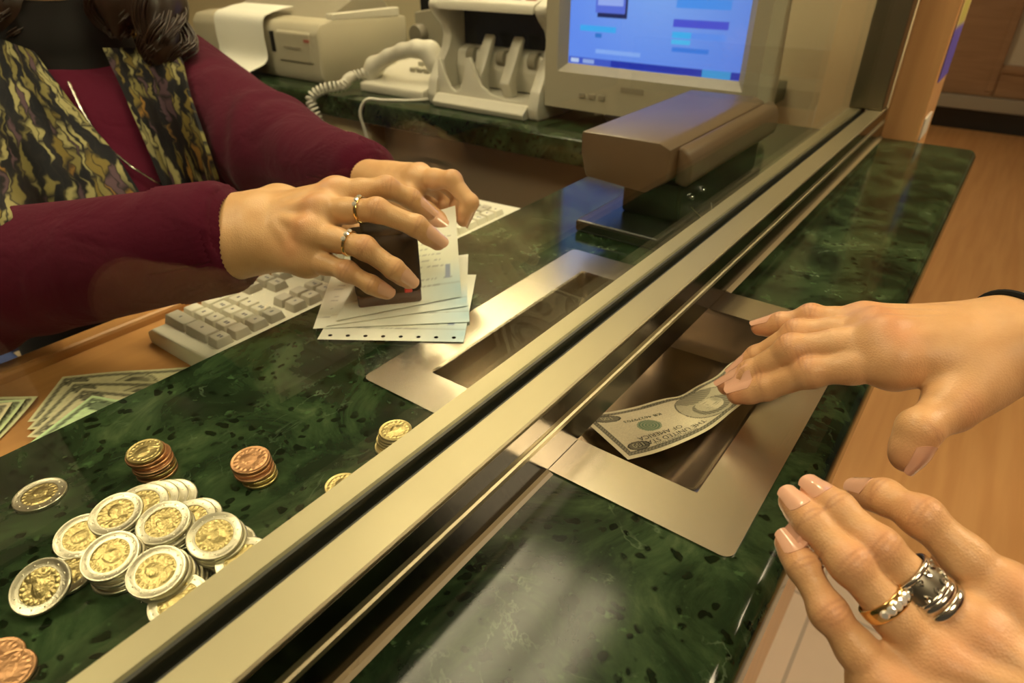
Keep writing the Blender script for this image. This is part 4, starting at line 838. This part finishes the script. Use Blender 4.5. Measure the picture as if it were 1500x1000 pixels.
def single(u, v, z, tilt, label, group=None):
    p = lev(u, v, z+.0021); coin('b', p-np.array([0, 0, .0021]), (tilt[0], tilt[1], 1), SP.uniform(0, 6.28), label, group)
single(120, 783, .003, (.20, -.10), 'silver-rimmed coin half covered, between far left and middle stacks')
single(98, 838, .0004, (.02, -.02), 'silver-rimmed coin lying under the leftmost tilted coin of the pile')
single(59, 855, .0075, (.30, -.34), 'leftmost coin of the pile, silver-rimmed and tilted on its neighbour')
for k, (u, v) in enumerate(((251, 728), (237, 729), (223, 731), (207, 736))):
    single(u, v, .0012+.0020*k, (.14, -.06), 'silver-rimmed coin in the row toppled behind the pile', 'toppled coins behind the pile')
for k, (u, v) in enumerate(((287, 757), (277, 759))): single(u, v, .0015+.002*k, (.10, -.08), 'silver-rimmed coin fallen behind the far middle stack', 'coins fallen behind the far middle stack')
single(356, 818, .004, (.10, -.05), 'silver-rimmed coin tucked behind the right-hand stack against the rail')
stack(262, 880, 'bbb', (6, 0), (.10, -.12), 'silver-rimmed coin half hidden by the rail in front of the front stack', 'silver-rimmed coin below the one half hidden by the rail', 'coins half hidden by the rail')
coin('c', lev(8, 984, .002)-np.array([0, 0, .0019]), (0, 0, 1), 1, 'copper coin at the bottom left corner of the counter', None)
coin('c', lev(-8, 966, .002)-np.array([0, 0, .0019]), (0, 0, 1), 2, 'copper coin just behind the corner copper coin', None)

# ------------------------------------------------------------------ forms and stamp
def form(c4, z0, name_label, seed, bulge=.0, n=64):
    """c4 = near-left, near-right, far-right, far-left corners"""
    A, B, Cc, D = [np.array(x, float) for x in c4]; u, v = np.meshgrid(np.linspace(0, 1, n), np.linspace(0, 1, n), indexing='ij'); U, V_ = u[..., None], v[..., None]
    P = A*(1-U)*(1-V_)+B*U*(1-V_)+Cc*U*V_+D*(1-U)*V_
    P[..., 2] += z0+bulge*np.sin(u*math.pi)*np.sin(v*math.pi)
    C = np.ones((n, n, 3))*(.86, .86, .77); r = np.random.default_rng(seed)
    bl = np.clip(1.0-np.hypot((u-1.0)*1.6, (v-.10)*1.9)*1.6, 0, 1)[..., None]; C = C*(1-bl)+np.array([.42, .60, .70])*bl
    ye = np.clip(1-np.hypot(u-.6, v-.55)*2.2, 0, 1)[..., None]*.55; C = C*(1-ye)+np.array([.76, .77, .50])*ye
    for rr in range(6, n-4, 4):
        k = rr
        if .12 < k/n < .95:
            m = (r.random(n) < .55)[:, None]*np.ones((1, 1)); x0, x1 = int(r.uniform(.05, .2)*n), int(r.uniform(.55, .95)*n); seg = np.zeros(n, bool); seg[x0:x1] = r.random(x1-x0) < .6; C[seg, k] = C[seg, k]*.55+np.array([.08, .09, .11])*.45
    C[:, int(n*.16)] = C[:, int(n*.16)]*.75+.03
    C[int(n*.86):int(n*.91), int(n*.22):int(n*.36)] = (.30, .36, .52)
    f = G().sheet(P, .00010).build('paper_form', M['paint'], smooth=True, angle=60, col=np.concatenate([C.reshape(-1, 3)]*2)); tag(f, name_label, 'form', 'perforated forms under the stamp'); ORG[f.name] = np.array(f.location)
    def on(a, b): i, j = a*(n-1), b*(n-1); i0, j0 = int(min(i, n-2)), int(min(j, n-2)); x, y = i-i0, j-j0; return P[i0, j0]*(1-x)*(1-y)+P[i0+1, j0]*x*(1-y)+P[i0, j0+1]*(1-x)*y+P[i0+1, j0+1]*x*y
    return f, on
def corner4(a, b, dep_): a, b = np.array(a), np.array(b); e = b-a; n_ = np.array([-e[1], e[0], 0])/np.linalg.norm(e)*dep_; return [a, b, b+n_, a+n_]
L0 = lambda u, v: lev(u, v, .0012)
f1, on1 = form(corner4(L0(465, 498), L0(679, 502), .118), .0008, 'lowest perforated form, its punched strip facing the tray', 1)
g = G()
for k in range(8):
    p = on1(.075+.122*k, .050)
    g.lathe([(0, 0), (.0017, 0)], p+np.array([0, 0, .0002]), 14)
g.build('punched_hole', M['hole'], parent=f1)
cB = corner4(L0(459, 484), L0(688, 474), .112); form(cB, .0018, 'second perforated form, shifted left over the lowest one', 2)
form([L0(478, 482), L0(684, 452), L0(686, 376), L0(520, 395)], .0028, 'third perforated form, turned slightly over the second one', 3)
form([L0(492, 476)+[0, 0, .002], L0(676, 440)+[0, 0, .002], dep(667, 304, .574), dep(565, 335, .60)], .0020, 'top perforated form, its far corner lifted by the clerk\'s left fingers', 4, .004)
st = thing('rubber_stamp', lev(575, 450, .006), 'black self-inking stamp held on the forms by the clerk\'s right hand', 'stamp')
sa = lev(526, 455, .006); sbp = lev(619, 443, .006); e1 = (sbp-sa); wd = np.linalg.norm(e1); e1 /= wd; e2 = np.array([-e1[1], e1[0], 0]); Rm = np.stack([e1, e2, (0, 0, 1.)], 1)
def stamp_box(x0, x1, y0, y1, z0, z1, bev, m, nm, par): return G().box(x0, x1, y0, y1, z0, z1, bev, 3, rot=Rm, about=(0, 0, 0)).add([], []).build(nm, m, parent=par, smooth=True, angle=35)
def shift(o, d): o.data.transform(Matrix.Translation(Vector(d))); return o
W0 = np.array([sa[0], sa[1], 0])
base = shift(stamp_box(.0, wd, .0, .034, .0065, .020, .0025, M['stampred'], 'base', st), W0)
cover = shift(stamp_box(-.0008, wd+.0008, -.0008, .0348, .0155, .066, .005, mat('stamp_black', (.005, .005, .006), .5, spec=.08), 'cover', st), W0)
shift(stamp_box(.010, wd-.010, .004, .030, .0655, .072, .003, M['softblack'], 'grip', st), W0)
shift(stamp_box(.038, .0445, -.0022, .0, .0175, .0215, .0010, M['red'], 'release_button', st), W0)
shift(stamp_box(.003, wd-.003, .003, .031, .0055, .0068, .0002, M['softblack'], 'text_plate', st), W0)

# ------------------------------------------------------------------ keyboard on the desk
kb = thing('keyboard', (-.493, .465, dz), 'ivory computer keyboard on the wooden desk under the clerk\'s hands', 'keyboard')
kx0, kx1, ky0, ky1 = -.610, -.422, .222, .700; kz = dz+.0002
G().prism([(kx0, kz), (kx1, kz), (kx1, kz+.026), (kx0+.012, kz+.019), (kx0, kz+.012)], 'y', ky0, ky1, bev=.002).build('case', M['key'], parent=kb)
kcount = 0
def keycap(xc, yc, lx, ly, dark):
    global kcount
    zt = kz+.0165+(xc-kx0)/(kx1-kx0)*.0075; h = .0105; a, b = lx/2-.0006, ly/2-.0006; c, d = a-.0022, b-.0022
    v = [(xc-a, yc-b, zt), (xc+a, yc-b, zt), (xc+a, yc+b, zt), (xc-a, yc+b, zt), (xc-c, yc-d, zt+h), (xc+c, yc-d, zt+h), (xc+c, yc+d, zt+h), (xc-c, yc+d, zt+h)]
    bm = bmesh.new(); vs = [bm.verts.new(q) for q in v]
    for f in ((3, 2, 1, 0), (4, 5, 6, 7), (0, 1, 5, 4), (1, 2, 6, 5), (2, 3, 7, 6), (3, 0, 4, 7)): bm.faces.new([vs[i] for i in f])
    bmesh.ops.bevel(bm, geom=bm.edges[:], offset=.0009, segments=2, profile=.5, affect='EDGES')
    g = G()._bm(bm); o = g.build('key', M['keydark'] if dark else M['key'], parent=kb, smooth=True, angle=50); kcount += 1
    r = random.Random(kcount)
    if r.random() < .8:
        g = G(); w_ = .0016; 
        for q in range(r.choice((1, 1, 2))): g.box(xc-.001+q*.0035, xc+.0014+q*.0035, yc-w_*r.uniform(.5, 1.6), yc+w_, zt+h-.0002, zt+h+.00012)
        g.build('legend', M['greyink'], parent=o)
U = .0190; xr = [kx0+.018+U*i for i in range(5)]+[kx0+.018+U*5.7]; xfn = kx1-.014
y = ky0+.014
# number pad at the near end (rows from the clerk outwards), then arrows, then the letters
for i, row in enumerate(((1, 1.0), (1, 1, 1), (1, 1, 1), (1, 1, 1), (1, 1, 1))):
    pass
for i in range(5):
    for j in range(4):
        if j == 0 and i in (0, 2): keycap(xr[i]+U/2, y+U*.5, U*2, U, True)
        elif j == 0 and i in (1, 3): continue
        elif i == 0 and j == 2: keycap(xr[0], y+U*3.0, U, U*2, False)
        elif i == 0 and j == 3: continue
        else: keycap(xr[i], y+U*(j+.5), U, U, j == 0 or i == 4)
y2 = y+U*4+.008
for i, js in ((0, (0, 1, 2)), (1, (1,)), (3, (0, 1, 2)), (4, (0, 1, 2))):
    for j in js: keycap(xr[i], y2+U*(j+.5), U, U, True)
y3 = y2+U*3+.008
for i, ws in enumerate(((1.5, 1.2, 1.2, 6.0, 1.2, 1.2, 1.5), (2.6,)+(1,)*10+(2.2,), (2.2,)+(1,)*11+(1.7,), (1.5,)+(1,)*12+(1.4,), (2,)+(1,)*13, (1,)*12)):
    tot = sum(ws); sc_ = 14.9*U/tot; yy = y3
    for w_ in ws: keycap(xr[i], yy+w_*sc_/2, U, w_*sc_, w_ > 1.05 and w_ < 3); yy += w_*sc_

# ------------------------------------------------------------------ document printer beside the rail
dp = thing('document_printer', (-.28, .72, 0), 'brown and black slip printer standing beside the rail behind the glass', 'printer')
G().box(-.332, -.236, .560, .865, .0003, .013, .003).build('base', M['black'], parent=dp)
G().box(-.306, -.240, .612, .85, .013, .056, .004).build('body', M['black'], parent=dp)
G().prism([(-.338, .052), (-.268, .047), (-.246, .062), (-.2455, .094), (-.258, .099), (-.345, .098), (-.345, .078)], 'y', .585, .862, bev=.003).build('cover', M['brown'], parent=dp, smooth=True, angle=30)
G().prism([(-.2445, .058), (-.232, .055), (-.228, .062), (-.2285, .080), (-.233, .089), (-.240, .0935), (-.2445, .094)], 'y', .60, .872, bev=.003).build('side_cover', M['brown'], parent=dp, smooth=True, angle=50)
g = G()
for yy in (.640, .670): g.lathe([(0, .004), (.003, .003), (.0042, 0), (.0042, -.004)], (-.2395, yy, .034), 14, axis=(1, 0, 0))
g.build('knob', M['chrome'], parent=dp, smooth=True)
tt = np.linspace(0, 1, 24); G().tube(np.stack([-.236+.012*np.sin(tt*3.1), .632+.06*tt, .026-.0245*np.sin(tt*2.6)+.0005], 1), .0013, 8).build('wire', M['chrome'], parent=dp, smooth=True)

# ------------------------------------------------------------------ monitor
mn = thing('monitor', (-.466, 1.13, 0), 'beige tube monitor with glowing blue screen on the return counter', 'monitor')
mx0, mx1, mz0, mz1, my = -.644, -.288, .026, .385, .962
sx0, sx1, sz0, sz1 = -.620, -.309, .083, .330
xs = [mx0, sx0, sx1, mx1]; zs = [mz0, sz0, sz1, mz1]; g = G()
for i in range(3):
    for j in range(3):
        if i == 1 and j == 1: continue
        g.add([(xs[i], my, zs[j]), (xs[i+1], my, zs[j]), (xs[i+1], my, zs[j+1]), (xs[i], my, zs[j+1])], [(0, 1, 2, 3)])
ins = .012; g.add([(sx0, my, sz0), (sx1, my, sz0), (sx1, my, sz1), (sx0, my, sz1), (sx0+ins, my+.014, sz0+ins), (sx1-ins, my+.014, sz0+ins), (sx1-ins, my+.014, sz1-ins), (sx0+ins, my+.014, sz1-ins)], [(0, 1, 5, 4), (1, 2, 6, 5), (2, 3, 7, 6), (3, 0, 4, 7)])
g.add([(mx0, my, mz0), (mx1, my, mz0), (mx1, my, mz1), (mx0, my, mz1), (mx0, my+.06, mz0), (mx1, my+.06, mz0), (mx1, my+.06, mz1), (mx0, my+.06, mz1)], [(1, 0, 4, 5), (2, 1, 5, 6), (3, 2, 6, 7), (0, 3, 7, 4)])
g.build('bezel', M['beige'], parent=mn)
g = G(); A = [(mx0+.006, my+.06, mz0+.004), (mx1-.006, my+.06, mz0+.004), (mx1-.006, my+.06, mz1-.006), (mx0+.006, my+.06, mz1-.006)]; B = [(mx0+.02, my+.17, mz0+.01), (mx1-.02, my+.17, mz0+.01), (mx1-.03, my+.17, mz1-.02), (mx0+.03, my+.17, mz1-.02)]; Cc = [(mx0+.08, my+.38, mz0+.06), (mx1-.08, my+.38, mz0+.06), (mx1-.09, my+.38, mz1-.09), (mx0+.09, my+.38, mz1-.09)]
g.add(A+B+Cc, [(0, 1, 5, 4), (1, 2, 6, 5), (2, 3, 7, 6), (3, 0, 4, 7), (4, 5, 9, 8), (5, 6, 10, 9), (6, 7, 11, 10), (7, 4, 8, 11), (8, 9, 10, 11)]); g.build('housing', M['beige'], parent=mn)
G().lathe([(.125, .0003), (.125, .006), (.07, .014), (.07, .04)], ((mx0+mx1)/2, my+.15, 0), 36).build('foot', M['beige'], parent=mn, smooth=True, angle=40)
NX, NZ = 150, 110; X, Z = np.meshgrid(np.linspace(0, 1, NX), np.linspace(0, 1, NZ), indexing='ij')
S = np.zeros((NX, NZ, 3)); S[:] = (.13, .27, .92); S += (np.clip(1-np.hypot(X-.55, Z-.55)*1.6, 0, 1)**1.2)[..., None]*np.array([.10, .15, .05])
def rect(x0, x1, z0, z1, c): S[(X > x0) & (X < x1) & (Z > z0) & (Z < z1)] = c
rect(.18, .36, .32, .80, (.01, .02, .10)); rect(.165, .345, .345, .82, (.10, .16, .75)); rect(.18, .33, .39, .52, (.32, .42, .95)); rect(.18, .33, .56, .8, (.35, .48, .98))
rect(.07, .30, .225, .258, (.05, .40, .95)); rect(.17, .21, .185, .215, (.03, .18, .65))
rect(.62, .90, .285, .335, (.07, .09, .72)); rect(.62, .72, .225, .258, (.05, .46, .98)); rect(.72, .90, .225, .258, (.12, .30, .98)); rect(.62, .72, .185, .212, (.08, .52, .98)); rect(.63, .82, .14, .172, (.05, .22, .85)); rect(.63, .90, .40, .45, (.07, .30, .95)); rect(.62, .85, .5, .55, (.06, .25, .9))
rect(0, 1, 0, .055, (.015, .035, .42)); rect(0, .28, .0, .055, (.05, .10, .60)); rect(.80, .95, .005, .05, (.05, .33, .75)); rect(.18, .45, .085, .115, (.25, .42, .98)); rect(.02, .07, .015, .04, (.5, .6, .9)); rect(.10, .17, .015, .04, (.3, .4, .8))
smat = mat('screen_glow', (.01, .01, .015), .08); N_, L_, b_ = parts_of(smat); a_ = N_.new('ShaderNodeAttribute'); a_.attribute_name = 'paint'; L_.new(a_.outputs['Color'], b_.inputs['Emission Color']); b_.inputs['Emission Strength'].default_value = 1.0
P = np.stack([sx0+ins-.001+(sx1-sx0-2*ins+.002)*X, my+.016-.006*(1-(2*X-1)**2)*(1-.6*(2*Z-1)**2), sz0+ins-.001+(sz1-sz0-2*ins+.002)*Z], -1)
G().grid(P).build('screen', smat, parent=mn, smooth=True, angle=None, col=S.reshape(-1, 3))
g = G()
for k in range(3): g.box(-.575+.018*k, -.563+.018*k, my-.002, my+.002, .046, .054, .001)
g.build('button', M['grey'], parent=mn); G().box(-.50, -.46, my-.0006, my+.001, .062, .070).build('maker_badge', M['grey'], parent=mn)

# ------------------------------------------------------------------ banknote counting machine
bc = thing('banknote_counter', (-.77, 1.05, 0), 'white banknote counting machine between telephone and monitor', 'counting machine')
cheek = [(.948, .0), (.944, .018), (.950, .045), (.968, .072), (.990, .098), (.997, .118), (.990, .136), (.972, .152), (.960, .166), (.962, .176), (.985, .186), (1.06, .205), (1.14, .208), (1.155, .18), (1.155, .0)]
for a, b in ((-.902, -.880), (-.668, -.646)): G().prism(cheek, 'x', a, b, bev=.004).build('side_cheek', M['lightgrey'], parent=bc, smooth=True, angle=40)
G().prism([(.936, .0003), (.932, .010), (.945, .022), (1.0, .028), (1.12, .03), (1.12, .0003)], 'x', -.8795, -.6685, bev=.002).build('base_tray', M['lightgrey'], parent=bc)
G().prism([(1.012, .030), (1.005, .065), (1.010, .092), (1.03, .100), (1.14, .10), (1.14, .030)], 'x', -.8795, -.6685, bev=.003).build('roller_housing', M['lightgrey'], parent=bc, smooth=True, angle=35)
G().box(-.8795, -.6685, 1.035, 1.13, .1002, .165).build('hopper', M['black'], parent=bc)
G().prism([(.958, .163), (.962, .178), (1.06, .2085), (1.13, .2095), (1.13, .190), (1.03, .178)], 'x', -.8797, -.6683, bev=.003).build('control_panel', M['lightgrey'], parent=bc, smooth=True, angle=35)
def panel_key(x0, x1, f0, f1, m, nm='panel_key'):
    q = lambda f: (.962+.098*f, .178+.0305*f); a, b = q(f0), q(f1); G().prism([(a[0], a[1]-.003), (a[0], a[1]+.003), (b[0], b[1]+.003), (b[0], b[1]-.003)], 'x', x0, x1, bev=.0008).build(nm, m, parent=bc)
panel_key(-.872, -.80, .12, .9, M['teal'], 'display'); panel_key(-.79, -.765, .15, .5, M['teal']); panel_key(-.757, -.735, .15, .5, M['orangekey']); panel_key(-.727, -.705, .15, .5, M['teal']); panel_key(-.697, -.676, .15, .5, M['orangekey']); panel_key(-.79, -.745, .62, .95, M['teal'])
for xx in (-.800, -.735):
    G().prism([(.978, .026), (.966, .050), (.985, .080), (1.000, .108), (1.012, .124), (1.018, .118), (1.005, .085), (.992, .055), (.995, .026)], 'x', xx-.011, xx+.011, bev=.003).build('guide_finger', M['lightgrey'], parent=bc, smooth=True, angle=40)
fp = [(-.8795, .012), (-.8795, .082), (-.872, .082), (-.862, .055), (-.850, .034), (-.838, .028), (-.826, .034), (-.817, .058), (-.810, .088), (-.800, .090), (-.790, .068), (-.776, .044), (-.755, .032), (-.725, .027), (-.690, .028), (-.6685, .034), (-.6685, .012)]
G().prism(fp[::-1], 'y', .953, .960, bev=.0015).build('stacker_plate', M['lightgrey'], parent=bc, smooth=True, angle=40)
for xx in (-.84, -.77, -.70): G().lathe([(0, -.008), (.014, -.008), (.014, .008), (0, .008)], (xx, 1.012, .085), 20, axis=(1, 0, 0)).build('feed_wheel', M['grey'], parent=bc, smooth=True, angle=40)

# ------------------------------------------------------------------ telephone with coiled cord
ph = thing('telephone', (-.99, 1.02, 0), 'ivory desk telephone with resting handset and hanging coiled cord', 'telephone')
G().prism([(.955, .0003), (.955, .018), (1.01, .030), (1.13, .062), (1.14, .0003)], 'x', -1.105, -.925, bev=.004).build('phone_base', M['lightgrey'], parent=ph, smooth=True, angle=40)
hb_ = Body(); hb_.group(.012); hp = [np.array(p) for p in ((-1.085, .985, .046), (-1.04, .985, .068), (-1.00, .985, .082), (-.965, .99, .088), (-.940, 1.0, .084))]
for i in range(4): hb_.limb(hp[i], hp[i+1], (.017, .0145, .014, .016)[i], (.0145, .014, .016, .018)[i], .008)
hb_.limb(hp[0], hp[0]+[-.012, .0, -.016], .020, .021, .008); hb_.limb(hp[4], hp[4]+[.012, .0, -.020], .020, .021, .008)
V, F = hb_.surface(.003); G().add(V, F).build('handset', M['lightgrey'], parent=ph, smooth=True, angle=None)
g = G()
for i in range(4):
    for j in range(3): g.box(-1.03+.020*i, -1.016+.020*i, 1.03+.026*j, 1.046+.026*j, .034+.0085*j, .044+.0085*j, .0015)
g.build('dial_keys', M['keydark'], parent=ph)
path = curve_interp([(-1.09, .975, .030), (-1.115, .945, .022), (-1.10, .905, .012), (-1.13, .878, .006), (-1.150, .862, -.012), (-1.140, .860, -.040), (-1.13, .862, -.075), (-1.11, .866, -.105)], np.linspace(0, .235, 700))
tg = np.gradient(path, axis=0); tg /= np.linalg.norm(tg, axis=1)[:, None]; u_ = np.cross(tg, (.3, .2, 1.)); u_ /= np.linalg.norm(u_, axis=1)[:, None]; w_ = np.cross(tg, u_); an = np.linspace(0, 2*math.pi*30, 700)[:, None]
G().tube(path+.0085*(np.cos(an)*u_+np.sin(an)*w_)+[0, 0, .006], .0026, 6).build('coiled_cord', M['cord'], parent=ph, smooth=True, angle=None)
pp = curve_interp([(-.905, 1.0, .003), (-.93, .945, .003), (-.985, .905, .003), (-1.012, .886, .003), (-1.020, .8785, -.012), (-1.013, .8775, -.06), (-.985, .879, -.13), (-.96, .88, -.24)], np.linspace(0, .44, 90))
tag(G().tube(pp, .003, 9).build('power_cable', M['cord'], smooth=True, angle=None), 'white cable running over the edge of the return counter', 'cable')

# ------------------------------------------------------------------ dot matrix printer with paper, grey box, binders
pr_ = thing('matrix_printer', (-1.45, 1.06, 0), 'beige dot matrix printer at the left end of the return counter', 'printer')
px0, px1, py0, py1 = -1.70, -1.222, .955, 1.225
G().prism([(py0, .018), (py0+.004, .0003), (py1, .0003), (py1, .118), (py0+.05, .124), (py0+.012, .118), (py0, .10)], 'x', px0, px1, bev=.006).build('case', M['beige'], parent=pr_, smooth=True, angle=35)
G().prism([(py0-.004, .040), (py0-.004, .098), (py0+.008, .106), (py0+.008, .036)], 'x', -1.36, -1.245, bev=.003).build('front_panel', M['beige'], parent=pr_)
G().box(-1.262, -1.245, py0-.0055, py0-.0035, .082, .088).build('emblem', M['emblem'], parent=pr_); G().box(-1.335, -1.275, py0-.0055, py0-.0035, .066, .071).build('emblem', M['grey'], parent=pr_)
for xx in (-1.378, -1.59): G().box(xx-.007, xx+.007, py0-.003, py0+.006, .055, .098, .002).build('paper_slot_end', M['black'], parent=pr_)
G().prism([(py0+.06, .122), (py0+.16, .165), (py0+.22, .168), (py1, .118)], 'x', -1.62, -1.26, bev=.002).build('lid', M['grey'], parent=pr_)
G().prism([(py0+.05, .1225), (py0+.05, .135), (py1-.02, .137), (py1-.02, .118)], 'x', -1.245, -1.224, bev=.002).build('lid_edge', M['lightgrey'], parent=pr_)
q = curve_interp([(0, py0+.075, .142), (0, py0+.03, .136), (0, py0-.010, .122), (0, py0-.016, .09), (0, py0-.018, .04), (0, RY0-.012, .008), (0, RY0-.016, -.02), (0, RY0-.014, -.072)], np.linspace(0, .275, 40))
PP = np.stack([np.stack([np.full(40, x), q[:, 1], q[:, 2]], 1) for x in np.linspace(-1.575, -1.385, 8)], 1)
tag(G().sheet(PP, .0002).build('continuous_paper', M['paper'], smooth=True, angle=60), 'white sheet of paper hanging out of the dot matrix printer', 'paper')
gb = thing('grey_case', (-1.2, 1.4, 0), 'grey box with a round dark knob behind the telephone', 'box')
G().prism([(-1.215, .0003), (-1.06, .0003), (-1.06, .150), (-1.215, .125)], 'y', 1.245, 1.30, bev=.004).build('case', M['grey'], parent=gb)
G().lathe([(0, -.022), (.020, -.022), (.024, -.016), (.024, 0)], (-1.195, 1.2445, .078), 24, axis=(0, 1, 0)).build('knob', mat('grey_knob', (.16, .14, .10), .5), parent=gb, smooth=True, angle=40)
for k, (x0, x1, lbl) in enumerate(((-1.30, -1.245, 'black ring binder nearest the printer, standing by the cream wall'), (-1.24, -1.185, 'black ring binder standing second from the printer by the wall'), (-1.18, -1.125, 'black ring binder standing by the wall behind the counting machine'))):
    b_ = thing('ring_binder', ((x0+x1)/2, 1.48, 0), lbl, 'binder', 'black ring binders')
    G().box(x0, x0+.003, 1.36, 1.60, .0003, .31).box(x1-.003, x1, 1.36, 1.60, .0003, .31).box(x0, x1, 1.357, 1.361, .0003, .31, .001).build('cover', M['softblack'], parent=b_)
    G().box(x0+.004, x1-.012, 1.365, 1.585, .006, .300).build('pages', M['paper'], parent=b_); G().lathe([(.009, 0), (.012, 0), (.012, .002), (.009, .002)], ((x0+x1)/2, 1.358, .05), 18, axis=(0, -1, 0)).build('finger_hole', M['chrome'], parent=b_)

# ------------------------------------------------------------------ clerk's chair
ch = thing('office_chair', (-1.0, .40, FZ), 'blue upholstered office chair the clerk sits on', 'chair')
G().box(-1.24, -.80, .17, .63, -.60, -.528, .03, 4).build('seat', M['bluecloth'], parent=ch, smooth=True, angle=50)
G().box(-1.34, -1.27, .20, .60, -.36, .02, .03, 4).build('backrest', M['bluecloth'], parent=ch, smooth=True, angle=50)
G().tube([(-1.1, .40, -.55), (-1.25, .40, -.57), (-1.345, .40, -.5), (-1.345, .40, -.2)], .016, 10).build('back_bracket', M['softblack'], parent=ch, smooth=True)
for s in (-1, 1):
    a = G().tube([(-1.0, .40+s*.20, -.55), (-1.02, .40+s*.24, -.50), (-1.06, .40+s*.215, -.31)], .014, 10).build('armrest_post', M['softblack'], parent=ch, smooth=True)
    G().box(-1.27, -.90, .40+s*.215-.032, .40+s*.215+.032, -.31, -.275, .012, 3).build('armrest', M['bluecloth'], parent=ch, smooth=True, angle=50)
G().lathe([(.03, FZ+.09), (.03, -.8), (.022, -.8), (.022, -.565)], (-1.0, .40, 0), 20).build('gas_column', M['chrome'], parent=ch, smooth=True, angle=40)
for k in range(5):
    a = 2*math.pi*k/5+.9; G().tube([(-1.0, .40, FZ+.10), (-1.0+.30*math.cos(a), .40+.30*math.sin(a), FZ+.07)], (.025, .016), 10).build('base_leg', M['softblack'], parent=ch, smooth=True)
    G().lathe([(0, -.011), (.026, -.011), (.029, -.006), (.029, .006), (.026, .011), (0, .011)], (-1.0+.30*math.cos(a), .40+.30*math.sin(a), FZ+.0295), 18, axis=(-math.sin(a), math.cos(a), 0)).build('caster', M['softblack'], parent=ch, smooth=True, angle=40)
